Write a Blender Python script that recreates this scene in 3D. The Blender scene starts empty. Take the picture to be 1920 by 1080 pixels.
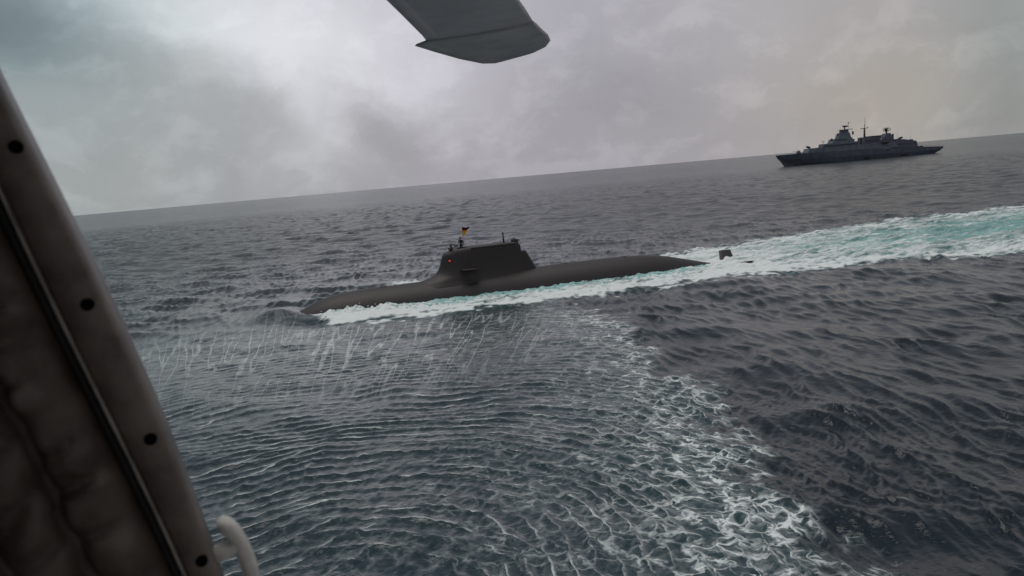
import bpy, bmesh, math, random
import numpy as np
from mathutils import Vector, Matrix

scene = bpy.context.scene
col = scene.collection
rad = math.radians
random.seed(7)

# ------------------------------------------------------------------ camera
CAM_H = 13.0
F_PX = 1500.0                       # focal length in pixels of the 1920 px wide photograph
PITCH, ROLL = rad(7.97), rad(5.0)
FWD = Vector((0, math.cos(PITCH), -math.sin(PITCH)))
R0 = Vector((1, 0, 0)); U0 = Vector((0, math.sin(PITCH), math.cos(PITCH)))
RIGHT = R0 * math.cos(ROLL) - U0 * math.sin(ROLL)
UP = R0 * math.sin(ROLL) + U0 * math.cos(ROLL)
CAM = Vector((0, 0, CAM_H))
cam_data = bpy.data.cameras.new('camera')
cam_data.sensor_width = 36.0
cam_data.lens = F_PX / 1920 * 36.0
cam_data.clip_start = 0.05
cam_data.clip_end = 30000
cam_data.dof.use_dof = True
cam_data.dof.focus_distance = 90.0
cam_data.dof.aperture_fstop = 8.0
cam = bpy.data.objects.new('camera', cam_data)
col.objects.link(cam)
m = Matrix((RIGHT, UP, -FWD)).transposed().to_4x4()
m.translation = CAM
cam.matrix_world = m
scene.camera = cam


def ray(px, py):
    d = FWD * F_PX + RIGHT * (px - 960) + UP * (540 - py)
    return d.normalized()


# ------------------------------------------------------------------ sky and sun (overcast)
SUN_AZ, SUN_EL = -35.0, 78.0        # degrees, azimuth right of +Y
scene.view_settings.view_transform = 'Standard'
scene.view_settings.look = 'None'
scene.view_settings.exposure = 0.0
scene.view_settings.gamma = 1.0
scene.render.engine = 'CYCLES'
scene.cycles.max_bounces = 6
scene.cycles.diffuse_bounces = 3
scene.cycles.glossy_bounces = 3
scene.cycles.use_denoising = True

world = bpy.data.worlds.new('World')
scene.world = world
world.use_nodes = True


class NT:
    """tiny helper for node graphs"""
    def __init__(self, tree):
        self.t = tree
        tree.nodes.clear()

    def n(self, typ, **kw):
        nd = self.t.nodes.new(typ)
        for k, v in kw.items():
            if k.startswith('i_'):
                key = k[2:]
                self.put(nd.inputs[int(key) if key.isdigit() else key.replace('_', ' ')], v)
            else:
                setattr(nd, k, v)
        return nd

    def put(self, sock, v):
        if isinstance(v, bpy.types.NodeSocket):
            self.t.links.new(v, sock)
        elif v is not None:
            sock.default_value = v

    def m(self, op, a, b=None, c=None, clamp=False):
        nd = self.t.nodes.new('ShaderNodeMath')
        nd.operation = op
        nd.use_clamp = clamp
        for i, v in enumerate((a, b, c)):
            if v is not None:
                self.put(nd.inputs[i], v)
        return nd.outputs[0]

    def vm(self, op, a, b=None, scale=None):
        nd = self.t.nodes.new('ShaderNodeVectorMath')
        nd.operation = op
        self.put(nd.inputs[0], a)
        if b is not None:
            self.put(nd.inputs[1], b)
        if scale is not None:
            self.put(nd.inputs['Scale'], scale)
        return nd.outputs[0]

    def mix(self, fac, a, b, blend='MIX'):
        nd = self.t.nodes.new('ShaderNodeMix')
        nd.data_type = 'RGBA'
        nd.blend_type = blend
        self.put(nd.inputs[0], fac)
        for s, v in ((nd.inputs[6], a), (nd.inputs[7], b)):
            if isinstance(v, tuple) and len(v) == 3:
                v = (*v, 1)
            self.put(s, v)
        return nd.outputs[2]

    def noise(self, vec, scale, detail=4, rough=0.5, dist=0.0, dim='3D'):
        nd = self.n('ShaderNodeTexNoise')
        nd.noise_dimensions = dim
        self.put(nd.inputs['Vector'], vec)
        nd.inputs['Scale'].default_value = scale
        nd.inputs['Detail'].default_value = detail
        nd.inputs['Roughness'].default_value = rough
        nd.inputs['Distortion'].default_value = dist
        return nd

    def noise2(self, vec, scale, detail=4, rough=0.5, dist=0.0):
        return self.noise(vec, scale, detail, rough, dist, '2D')

    def smooth(self, v, lo, hi, to0=0.0, to1=1.0):
        nd = self.n('ShaderNodeMapRange')
        nd.interpolation_type = 'SMOOTHSTEP'
        self.put(nd.inputs['Value'], v)
        for k, q in (('From Min', lo), ('From Max', hi), ('To Min', to0), ('To Max', to1)):
            self.put(nd.inputs[k], q)
        return nd.outputs[0]

    def attr(self, name):
        nd = self.n('ShaderNodeAttribute')
        nd.attribute_name = name
        return nd.outputs['Fac']


def azel(px, py):
    d = ray(px, py)
    return math.degrees(math.atan2(d.x, d.y)), math.degrees(math.asin(d.z))


def build_world():
    w = NT(world.node_tree)
    out = w.n('ShaderNodeOutputWorld')
    bg = w.n('ShaderNodeBackground')
    bg.inputs['Strength'].default_value = 0.1
    w.t.links.new(bg.outputs[0], out.inputs[0])
    sky = w.n('ShaderNodeTexSky')
    sky.sky_type = 'NISHITA'
    sky.sun_disc = False
    sky.sun_elevation = rad(SUN_EL)
    sky.sun_rotation = rad(SUN_AZ)
    sky.dust_density = 3.0
    tc = w.n('ShaderNodeTexCoord')
    d = w.vm('NORMALIZE', tc.outputs['Generated'])
    # large soft warps so that cloud edges are ragged
    n1 = w.noise(w.vm('ADD', d, (0.6, 2.3, 5.1)), 6.5, 6, 0.6)
    wob = w.vm('SUBTRACT', n1.outputs['Color'], (0.5, 0.5, 0.5))
    dw = w.vm('ADD', d, w.vm('SCALE', wob, scale=0.10))
    sx = w.n('ShaderNodeSeparateXYZ'); w.put(sx.inputs[0], dw)
    az = w.m('MULTIPLY', w.m('ARCTAN2', sx.outputs[0], sx.outputs[1]), 57.2958)
    el = w.m('MULTIPLY', w.m('ARCSINE', sx.outputs[2]), 57.2958)
    so = w.n('ShaderNodeSeparateXYZ'); w.put(so.inputs[0], d)

    def blob(px, py, rot, sa, sb, edge=None):
        a0, e0 = azel(px, py)
        u = w.m('SUBTRACT', az, a0)
        v = w.m('SUBTRACT', el, e0)
        c, s = math.cos(rad(rot)), math.sin(rad(rot))
        p = w.m('ADD', w.m('MULTIPLY', u, c / sa), w.m('MULTIPLY', v, s / sa))
        q = w.m('ADD', w.m('MULTIPLY', u, -s / sb), w.m('MULTIPLY', v, c / sb))
        if edge:                      # a cloud bank's edge: falls off faster below
            q = w.m('MULTIPLY', q, w.smooth(q, -0.3, 0.3, edge, 1.0))
        r2 = w.m('ADD', w.m('MULTIPLY', p, p), w.m('MULTIPLY', q, q))
        return w.m('EXPONENT', w.m('MULTIPLY', r2, -1.0))

    # layered stratus: noise in a flattened dome projection
    zz = w.m('ADD', w.m('MAXIMUM', so.outputs[2], 0.0), 0.16)
    cv = w.n('ShaderNodeCombineXYZ')
    w.put(cv.inputs[0], w.m('DIVIDE', so.outputs[0], zz))
    w.put(cv.inputs[1], w.m('DIVIDE', so.outputs[1], zz))
    cl = w.noise(cv.outputs[0], 0.55, 6, 0.55, 0.4).outputs['Fac']
    cl2 = w.noise(w.vm('ADD', dw, (3.1, 1.7, 0.4)), 9.0, 6, 0.62).outputs['Fac']
    lum = w.m('ADD', 0.37, w.m('MULTIPLY', w.m('SUBTRACT', cl, 0.5), 0.06))
    lum = w.m('ADD', lum, w.m('MULTIPLY', w.m('SUBTRACT', cl2, 0.5), 0.075))
    pf = w.smooth(w.noise(w.vm('MULTIPLY', w.vm('ADD', dw, (7.3, 0.2, 2.2)), (1.0, 1.0, 1.9)), 13.0, 5, 0.6).outputs['Fac'], 0.46, 0.68)
    lum = w.m('ADD', lum, w.m('MULTIPLY', pf, 0.055))
    lum = w.m('ADD', lum, w.m('MULTIPLY', w.m('MAXIMUM', so.outputs[2], 0.0), 0.02))
    for px, py, rot, sa, sb, edge, g in (
            (470, 60, -19, 13.0, 6.2, 2.2, 0.36),
            (330, 225, -15, 8.0, 2.6, None, 0.03),
            (560, 195, -38, 3.6, 2.2, 1.6, 0.17),
            (800, -20, 0, 9.0, 5.0, None, 0.10),
            (590, 285, -10, 3.2, 1.6, 0.6, 0.11),
            (830, 268, 50, 1.6, 1.3, None, 0.06),
            (720, 250, 0, 2.0, 2.0, None, -0.04),
            (325, 340, 6, 2.0, 0.55, None, 0.06),
            (260, 250, -18, 7.0, 2.4, None, -0.02),
            (1150, 190, 10, 7.0, 4.0, None, -0.05),
            (1350, 40, 0, 8.0, 5.0, None, 0.05),
            (1900, 170, 0, 3.0, 6.0, None, -0.07),
            (-40, 0, 0, 7.0, 4.0, None, -0.20)):
        lum = w.m('ADD', lum, w.m('MULTIPLY', blob(px, py, rot, sa, sb, edge), g))
    lum = w.m('MULTIPLY', lum, w.smooth(so.outputs[2], 0.25, 0.9, 1.0, 0.70))
    lum = w.m('MAXIMUM', lum, 0.08)
    # tints drifting across the overcast: cool green-grey, mauve-grey, smoky buff
    t1 = w.smooth(az, -30.0, 2.0)
    t2 = w.smooth(az, 6.0, 24.0)
    tint = w.mix(t1, (0.95, 1.015, 1.025), (1.01, 0.97, 1.07))
    tint = w.mix(t2, tint, (1.035, 0.985, 1.0))
    bu = w.m('MULTIPLY', blob(1640, 190, 0, 7.0, 4.0), 0.55)
    tint = w.mix(bu, tint, (1.08, 0.97, 0.80))
    tint = w.mix(w.m('MULTIPLY', blob(-40, 20, 0, 7.0, 5.0), 0.7), tint, (0.75, 1.05, 1.15))
    tint = w.mix(w.m('MULTIPLY', blob(1930, 60, 0, 4.0, 7.0), 0.8), tint, (0.90, 1.0, 0.97))
    tint = w.mix(w.smooth(so.outputs[2], 0.18, 0.5), tint, (0.92, 1.0, 1.09))
    lum10 = w.m('MULTIPLY', lum, 10.0)
    cloud = w.vm('MULTIPLY', tint, w.n('ShaderNodeCombineXYZ', i_0=lum10, i_1=lum10, i_2=lum10).outputs[0])
    fin = w.mix(0.96, sky.outputs[0], cloud)
    w.put(bg.inputs['Color'], fin)


build_world()

sd = bpy.data.lights.new('sun', 'SUN')
sd.energy = 1.3
sd.angle = rad(45)
sd.color = (1.0, 0.95, 0.88)
sun = bpy.data.objects.new('sun', sd)
col.objects.link(sun)
sdir = Vector((math.sin(rad(SUN_AZ)) * math.cos(rad(SUN_EL)), math.cos(rad(SUN_AZ)) * math.cos(rad(SUN_EL)), math.sin(rad(SUN_EL))))
sun.rotation_euler = (-sdir).to_track_quat('-Z', 'Y').to_euler()
sun.location = (0, 0, 60)


# ------------------------------------------------------------------ helpers
def tag(o, label=None, cat=None, group=None, kind=None):
    if label: o['label'] = label
    if cat: o['category'] = cat
    if group: o['group'] = group
    if kind: o['kind'] = kind
    return o


def empty(name, loc, rz=0.0, label=None, cat=None, group=None):
    o = bpy.data.objects.new(name, None)
    o.empty_display_size = 0.5
    col.objects.link(o)
    o.location = loc
    o.rotation_euler = (0, 0, rz)
    return tag(o, label, cat, group)


def link(name, me, mat, parent=None, smooth=True):
    if mat: 
        me.materials.clear(); me.materials.append(mat)
    o = bpy.data.objects.new(name, me)
    col.objects.link(o)
    if parent: o.parent = parent
    if smooth:
        me.polygons.foreach_set('use_smooth', [True] * len(me.polygons))
    me.update()
    return o


class MB:
    """collects vertices and faces of ONE mesh"""
    def __init__(self):
        self.v, self.f = [], []

    def add(self, vs, fs):
        b = len(self.v)
        self.v += [tuple(p) for p in vs]
        self.f += [tuple(i + b for i in q) for q in fs]
        return self

    def box(self, x0, x1, y0, y1, z0, z1, top=None):
        """box, optionally with a smaller top (dx0, dx1, dy) insets"""
        a, b, c = top or (0, 0, 0)
        vs = [(x0, y0, z0), (x1, y0, z0), (x1, y1, z0), (x0, y1, z0),
              (x0 + a, y0 + c, z1), (x1 - b, y0 + c, z1), (x1 - b, y1 - c, z1), (x0 + a, y1 - c, z1)]
        return self.add(vs, [(3, 2, 1, 0), (4, 5, 6, 7), (0, 1, 5, 4), (1, 2, 6, 5), (2, 3, 7, 6), (3, 0, 4, 7)])

    def tube(self, pts, r, n=8, cap=True):
        """tube along a polyline, radius a number or one per point"""
        pts = [Vector(p) for p in pts]
        rs = r if isinstance(r, (list, tuple)) else [r] * len(pts)
        rings = []
        ref = None
        for i, p in enumerate(pts):
            t = (pts[min(i + 1, len(pts) - 1)] - pts[max(i - 1, 0)]).normalized()
            if ref is None:
                ref = t.orthogonal().normalized()
            u = (ref - t * ref.dot(t)).normalized()
            ref = u
            w = t.cross(u)
            rings.append([p + (u * math.cos(2 * math.pi * k / n) + w * math.sin(2 * math.pi * k / n)) * rs[i] for k in range(n)])
        vs = [q for rg in rings for q in rg]
        fs = []
        for i in range(len(pts) - 1):
            for k in range(n):
                k2 = (k + 1) % n
                fs.append((i * n + k, i * n + k2, (i + 1) * n + k2, (i + 1) * n + k))
        if cap:
            fs.append(tuple(range(n))[::-1])
            fs.append(tuple((len(pts) - 1) * n + k for k in range(n)))
        return self.add(vs, fs)

    def loft(self, rings, cap=True, closed=True):
        n = len(rings[0])
        vs = [q for rg in rings for q in rg]
        fs = []
        for i in range(len(rings) - 1):
            for k in range(n if closed else n - 1):
                k2 = (k + 1) % n
                fs.append((i * n + k, i * n + k2, (i + 1) * n + k2, (i + 1) * n + k))
        if cap:
            fs.append(tuple(range(n))[::-1])
            fs.append(tuple((len(rings) - 1) * n + k for k in range(n)))
        return self.add(vs, fs)

    def lathe(self, prof, c=(0, 0, 0), n=16, axis='z'):
        rings = []
        for r, h in prof:
            rg = []
            for k in range(n):
                a = 2 * math.pi * k / n
                x, y = r * math.cos(a), r * math.sin(a)
                p = {'z': (x, y, h), 'x': (h, x, y), 'y': (y, h, x)}[axis]
                rg.append((p[0] + c[0], p[1] + c[1], p[2] + c[2]))
            rings.append(rg)
        return self.loft(rings)

    def prism(self, poly, y0, y1, inset=0.0):
        """polygon in the x-z plane extruded along y"""
        n = len(poly)
        vs = [(x, y0, z) for x, z in poly] + [(x, y1, z) for x, z in poly]
        fs = [tuple(range(n)), tuple(range(n, 2 * n))[::-1]]
        fs += [(i + n, (i + 1) % n + n, (i + 1) % n, i) for i in range(n)]
        return self.add(vs, fs)

    def mesh(self, name, bevel=0.0):
        me = bpy.data.meshes.new(name)
        me.from_pydata(self.v, [], self.f)
        bm = bmesh.new(); bm.from_mesh(me)
        bmesh.ops.recalc_face_normals(bm, faces=bm.faces)
        if bevel > 0:
            bmesh.ops.bevel(bm, geom=[e for e in bm.edges if e.calc_face_angle(0) > 0.6], offset=bevel, segments=2, affect='EDGES', clamp_overlap=True)
        bm.to_mesh(me); bm.free()
        return me

    def build(self, name, mat, parent=None, smooth=False, bevel=0.0):
        return link(name, self.mesh(name, bevel), mat, parent, smooth)


def paint(name, color, rough=0.5, var=0.15, scale=2.0, bump=0.0, bscale=40.0, spec=0.5, metal=0.0, color2=None):
    """plain painted / fabric surface with uneven colour and fine relief"""
    mat = bpy.data.materials.new(name); mat.use_nodes = True
    t = NT(mat.node_tree)
    out = t.n('ShaderNodeOutputMaterial')
    b = t.n('ShaderNodeBsdfPrincipled')
    t.t.links.new(b.outputs[0], out.inputs[0])
    tc = t.n('ShaderNodeTexCoord').outputs['Object']
    nz = t.noise(tc, scale, 6, 0.6).outputs['Fac']
    c2 = color2 or tuple(c * (1 - 2 * var) for c in color)
    c1 = tuple(min(1, c * (1 + var)) for c in color)
    t.put(b.inputs['Base Color'], t.mix(t.smooth(nz, 0.3, 0.7), c2, c1))
    b.inputs['Roughness'].default_value = rough
    b.inputs['Specular IOR Level'].default_value = spec
    b.inputs['Metallic'].default_value = metal
    if bump:
        bp = t.n('ShaderNodeBump')
        bp.inputs['Strength'].default_value = 1.0
        bp.inputs['Distance'].default_value = bump
        t.put(bp.inputs['Height'], t.noise(tc, bscale, 4, 0.6).outputs['Fac'])
        t.put(b.inputs['Normal'], bp.outputs[0])
    return mat


# ------------------------------------------------------------------ where the submarine lies (needed for its wake)
SUB_BOW = Vector((-22.32, 85.28, 0.0))
SUB_RZ = rad(16.3)
AX = Vector((math.cos(SUB_RZ), math.sin(SUB_RZ), 0))


# ------------------------------------------------------------------ sea
def sstep(a, b, x):
    t = np.clip((x - a) / float(b - a), 0, 1)
    return t * t * (3 - 2 * t)


def wave_tile(N, L, lmin, lmax, p, wdir, spread, seed):
    """periodic band-limited wave field (height std 1) with its horizontal displacement"""
    rng = np.random.default_rng(seed)
    k1 = 2 * np.pi * np.fft.fftfreq(N, L / N)
    kx, ky = np.meshgrid(k1, k1, indexing='xy')
    k = np.hypot(kx, ky); k[0, 0] = 1e-6
    lam = 2 * np.pi / k
    amp = k ** (-p) * sstep(lmin * 0.8, lmin * 1.2, lam) * (1 - sstep(lmax * 0.8, lmax * 1.2, lam))
    if wdir is not None:
        c = (kx * wdir[0] + ky * wdir[1]) / k / math.hypot(*wdir)
        amp = amp * (0.045 + np.abs(c) ** spread)
    H = amp * (rng.standard_normal((N, N)) + 1j * rng.standard_normal((N, N)))
    H[0, 0] = 0
    h = np.fft.ifft2(H).real
    s = h.std()
    dx = np.fft.ifft2(1j * kx / k * H).real / s
    dy = np.fft.ifft2(1j * ky / k * H).real / s
    return np.stack([h / s, dx, dy], -1).astype(np.float32), L


def sample(tile, x, y, rot=0.0):
    T, L = tile
    N = T.shape[0]
    c, s = math.cos(rot), math.sin(rot)
    u = ((x * c + y * s) / L * N) % N
    v = ((-x * s + y * c) / L * N) % N
    iu, iv = np.floor(u).astype(int) % N, np.floor(v).astype(int) % N
    fu, fv = (u - np.floor(u))[..., None], (v - np.floor(v))[..., None]
    iu2, iv2 = (iu + 1) % N, (iv + 1) % N
    o = (T[iv, iu] * (1 - fu) + T[iv, iu2] * fu) * (1 - fv) + (T[iv2, iu] * (1 - fu) + T[iv2, iu2] * fu) * fv
    return o[..., 0], o[..., 1] * c - o[..., 2] * s, o[..., 1] * s + o[..., 2] * c


def build_sea():
    # polar grid: dense where small waves can be made out, sparse towards the horizon
    ang = np.concatenate([np.arange(-180, -44, 3.0), np.arange(-44, 44.01, 0.1), np.arange(45.5, 178, 3.0)])
    ang = np.radians(ang)
    rr = [1.5]
    while rr[-1] < 6500:
        r = rr[-1]
        rr.append(r * (1.16 if r < 15 else 1.0042 if r < 175 else 1.0055 if r < 700 else 1.02))
    rr = np.array(rr)
    A, Rg = np.meshgrid(ang, rr)
    X, Y = Rg * np.sin(A), Rg * np.cos(A)
    sp = np.maximum(np.gradient(rr)[:, None] * np.ones_like(X), Rg * rad(0.1))   # local spacing

    wd = (-0.97, -0.25)
    T1 = wave_tile(512, 240.0, 3.5, 26.0, 1.45, wd, 1.8, 1)
    T2 = wave_tile(512, 61.0, 0.75, 3.2, 0.95, (-1.0, -0.06), 11.0, 2)
    T3 = wave_tile(512, 17.0, 0.28, 1.2, 1.3, (-1.0, -0.15), 3.0, 3)
    TN = wave_tile(512, 120.0, 3.0, 30.0, 1.2, None, 0, 4)      # plain noise for breaking things up
    TM = wave_tile(512, 40.0, 0.7, 4.0, 1.2, None, 0, 5)

    TL = wave_tile(256, 150.0, 9.0, 60.0, 1.0, None, 0, 6)
    l_a = sample(TL, X, Y)[0]
    l_b = sample(TL, X + 50, Y + 20, 0.9)[0]
    n_big = sample(TN, X, Y)[0]
    n_big2 = sample(TN, X + 31, Y + 77, 0.6)[0]
    n_mid = sample(TM, X, Y, 0.3)[0]
    n_mid2 = sample(TM, X + 13, Y + 5, 1.1)[0]

    # coordinates along / across the submarine (n > 0 on the near side)
    s = (X - SUB_BOW.x) * AX.x + (Y - SUB_BOW.y) * AX.y
    n = (X - SUB_BOW.x) * AX.y - (Y - SUB_BOW.y) * AX.x
    nj = n + 0.9 * n_mid * sstep(-2, 8, s) + 0.6 * n_big
    near_e = np.interp(s, [-1, 0.5, 2, 6, 11.3, 21.8, 33.4, 42.7, 51.5, 63.4, 72.7, 100, 160, 300], [2.5, 6.0, 9.0, 10.3, 11.3, 12.6, 13.2, 13.2, 14.6, 17, 21, 24, 27, 30])
    far_e = np.interp(s, [0, 4, 8, 12, 16, 24, 42, 51, 67, 91, 125, 160, 300], [3.2, 6, 12, 17, 17.5, 12, 12, 15.5, 20, 24, 24, 26, 30])
    wake_len = sstep(-0.6, 2.5, s) * (1 - sstep(140, 420, s))
    inn = sstep(-0.6, 3.4, near_e - nj) * sstep(-1.0, 5.0, far_e + nj) * wake_len
    edge_n = np.exp(-((near_e - nj - 2.6) / 2.6) ** 2)
    edge_f = np.exp(-((far_e + nj - 2.6) / 3.0) ** 2)
    core = np.exp(-((n + 1.5) / 8.0) ** 2) * sstep(54, 84, s)
    side = np.exp(-((nj - 4.2) / 2.2) ** 2) * sstep(8, 20, s) * (1 - sstep(40, 47, s))
    bowf = (1 - sstep(8, 18, s)) * (nj > 0)
    farq = sstep(0, 4, -n) * sstep(18, 24, s) * (1 - sstep(40, 52, s))               # sheltered far side: thinner foam
    wake = inn * np.clip(0.63 + 0.42 * edge_n + 0.3 * edge_f + 0.35 * bowf - 0.26 * side - 0.42 * core * sstep(60, 100, s) - 0.3 * farq
                         + 0.25 * np.exp(-((s - 52) / 9.0) ** 2), 0, 1.25)
    wake += inn * 0.20 * (n > 0) * (1 - sstep(44, 58, s))
    wake = np.maximum(wake, 0.85 * np.exp(-((s - 14.5) / 4.0) ** 2 - ((n + 17.0 + 0.8 * n_mid) / 2.6) ** 2))
    wake *= 1 - 0.45 * sstep(90, 220, s)
    aer = inn * np.clip(0.48 + 0.9 * core + 0.25 * side, 0, 1) * (1 - 0.35 * (n > 0) * (1 - sstep(40, 60, s)))

    # rotor downwash: rings spreading from below the helicopter, a foaming front on the windward side
    cx, cy = -5.5, 20.0
    kx = 0.9 + 0.6 * sstep(-4, 5, X - cx)
    rd = np.hypot(kx * (X - cx), Y - cy)
    x_e = np.interp(Y, [0, 15, 23, 26, 34, 37.7, 45.7, 62.5, 74, 82], [9.6, 9.5, 9.4, 9.0, 9.3, 9.6, 9.6, 8.7, 6.8, 4]) + 0.55 * n_mid + 0.7 * n_big
    inside = sstep(-1.2, 1.2, x_e - X) * (1 - sstep(66, 82, np.hypot(X + 6, Y - 12)))
    ripple = inside * sstep(1, 6, rd) * (1 - 0.55 * sstep(28, 62, rd))
    # crest phases of two interfering ring systems and of the steep wind chop they meet
    q1 = (rd + 0.8 * l_a + 0.05 * n_big + 0.025 * n_mid2) / 1.0
    q2 = (np.hypot(kx * (X - cx - 1.0), Y - cy + 4.0) + 0.8 * l_b + 0.06 * n_big2 + 0.03 * n_mid) / 1.27
    q3 = (0.93 * X + 0.30 * Y + 0.9 * l_a + 0.15 * n_big2 + 0.05 * n_mid2) / 1.55

    def crest(q):                     # sharp crests, flat troughs, mean about zero
        return (0.5 + 0.5 * np.cos(2 * np.pi * q)) ** 2.2 - 0.36

    m1 = np.clip(0.80 + 0.20 * n_mid + 0.30 * n_big, 0, 1.5)
    m2 = np.clip(0.70 + 0.22 * n_mid2 - 0.35 * n_big2, 0, 1.5)
    m3 = np.clip(0.70 + 0.5 * n_mid, 0, 1.5)
    tcell = x_e - X
    wcell = np.interp(Y, [15, 30, 45, 60, 80], [6.0, 5.6, 5.2, 4.4, 4.4])
    cell = sstep(-1.6, 1.2, tcell) * np.exp(-np.maximum(tcell - 0.8, 0) / wcell) * (1 - sstep(72, 84, Y)) * (0.75 + 0.25 * sstep(45, 30, Y))
    streak = np.exp(-((X + 21) / 17.0) ** 2 - ((Y - 70) / 11.0) ** 2) + 0.75 * np.exp(-((X + 4) / 9.0) ** 2 - ((Y - 66) / 9.0) ** 2) + 0.4 * np.exp(-((X + 12) / 12.0) ** 2 - ((Y - 56) / 8.0) ** 2)
    streak = np.clip(streak, 0, 1) * (1 - sstep(-2, 0, near_e - n) * (s > -1)) * sstep(-1.5, 1.0, x_e - X)

    # heights
    calm = np.clip(inside * 0.75, 0, 1)
    calm_w = np.clip(inn + 0.9 * np.exp(-((s + 2.5) / 4.0) ** 2 - (n / 6.0) ** 2), 0, 1)
    f1 = sstep(1.5, 3.0, 8.0 / sp); f2 = sstep(2.0, 4.0, 2.2 / sp); f3 = sstep(2.0, 4.0, 0.6 / sp)
    gust = 1 + 0.22 * np.clip(n_big2, -2, 2)
    T1b = wave_tile(512, 200.0, 3.2, 14.0, 1.2, (-0.22, -1.0), 9.0, 8)
    hb, dxb, dyb = sample(T1b, X, Y)
    h1, dx1, dy1 = sample(T1, X, Y)
    h2, dx2, dy2 = sample(T2, X + 0.22 * n_big, Y + 0.22 * n_big2, 0.03)
    h3, dx3, dy3 = sample(T3, X, Y, -0.2)
    a1 = 0.125 * f1 * (1 - 0.7 * calm)
    ab = f1 * (0.05 + 0.085 * sstep(30, -40, X + 0.0 * Y + 6 * l_a)) * (1 - 0.75 * calm) * (1 - 0.5 * calm_w)
    a2 = 0.052 * f2 * gust * (1 - 0.95 * calm) * (1 - 0.6 * calm_w)
    a3 = 0.022 * f3 * gust * (1 - 0.7 * calm)
    Z = a1 * h1 + ab * hb + a2 * h2 + a3 * h3
    DX = 0.95 * a1 * dx1 + 0.9 * ab * dxb + 0.62 * a2 * dx2 + 0.5 * a3 * dx3
    DY = 0.95 * a1 * dy1 + 0.9 * ab * dyb + 0.62 * a2 * dy2 + 0.5 * a3 * dy3
    Z += ripple * sstep(2.0, 4.0, 1.1 / sp) * (0.074 * m1 * crest(q1) + 0.046 * m2 * crest(q2)) + 0.07 * cell * m3 * crest(q3)
    # churned water of the wake
    Z += inn * (0.075 * n_mid + 0.03 * n_mid2 + 0.05) + 0.5 * np.exp(-((s - 53) / 2.2) ** 2 - ((n + 2.4) / 1.8) ** 2) + 0.16 * wake * edge_n * (1 - sstep(60, 110, s))
    # water piling up over the bow, hollow behind it, wave peeling off along the side
    Z += 1.0 * np.exp(-((s + 2.3) / 2.7) ** 2 - (n / 4.2) ** 2)
    Z += 0.22 * np.exp(-((s + 4.5) / 1.6) ** 2 - (n / 6.5) ** 2)
    Z += -0.20 * np.exp(-((s - 0.2) / 1.8) ** 2 - ((np.abs(n) - 5.8) / 1.6) ** 2)
    Z += (0.34 * np.exp(-((np.abs(n) - 3.9) / 1.1) ** 2) * sstep(0.5, 3, s) * (1 - sstep(6, 15, s))) * (1 + 0.3 * np.clip(n_mid, -1, 1))
    # diverging bow waves
    for sgn in (1, -1):
        t = (sgn * n) - 0.42 * (s + 3) - 2.0
        dec = sstep(1, 8, s + 3) * np.exp(-(s + 3) / 60.0) * (sgn * n > 1)
        Z += 0.10 * dec * np.cos(2 * np.pi * t / 6.5) * np.exp(-(t / 9.0) ** 2)
    XX, YY = X + DX, Y + DY

    rows, cols = X.shape
    co = np.stack([XX, YY, Z], -1).reshape(-1, 3)
    i = np.arange(rows - 1)[:, None] * cols
    j = np.arange(cols)[None, :]
    j2 = (j + 1) % cols
    quads = np.stack([i + j, i + cols + j, i + cols + j2, i + j2], -1).reshape(-1, 4)
    # centre cap
    nv = co.shape[0]
    co = np.vstack([co, [[0, 0, 0]]])
    me = bpy.data.meshes.new('sea')
    me.vertices.add(len(co))
    me.vertices.foreach_set('co', co.astype(np.float32).ravel())
    jj = np.arange(cols)
    tris = np.stack([np.full(cols, nv), jj, (jj + 1) % cols], -1)
    nl = quads.size + tris.size
    me.loops.add(nl)
    me.polygons.add(len(quads) + len(tris))
    me.loops.foreach_set('vertex_index', np.concatenate([quads.ravel(), tris.ravel()]).astype(np.int32))
    starts = np.concatenate([np.arange(len(quads)) * 4, quads.size + np.arange(len(tris)) * 3])
    me.polygons.foreach_set('loop_start', starts.astype(np.int32))
    me.polygons.foreach_set('use_smooth', np.ones(len(starts), bool))
    me.update(calc_edges=True)
    me.validate()

    wind_c = h2 + 0.35 * h1
    wind_m = np.exp(-((X - 13.5) / 3.5) ** 2 - ((Y - 24) / 7.0) ** 2)
    bear = np.arctan2(X + 8, Y - 8)
    at = dict(wake=wake, aer=aer, cell=cell, ripple=ripple, q1=q1, q2=q2, q3=q3, m1=m1, m2=m2, m3=m3, streak=streak, bear=bear,
              windc=wind_c * 1.0, windm=np.clip(wind_m, 0, 1), far=sstep(60, 260, Rg), far2=sstep(300, 1100, Rg), inside=inside)
    for k, v in at.items():
        a = me.attributes.new(k, 'FLOAT', 'POINT')
        a.data.foreach_set('value', np.append(v.ravel(), 0).astype(np.float32))
    return me


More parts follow.
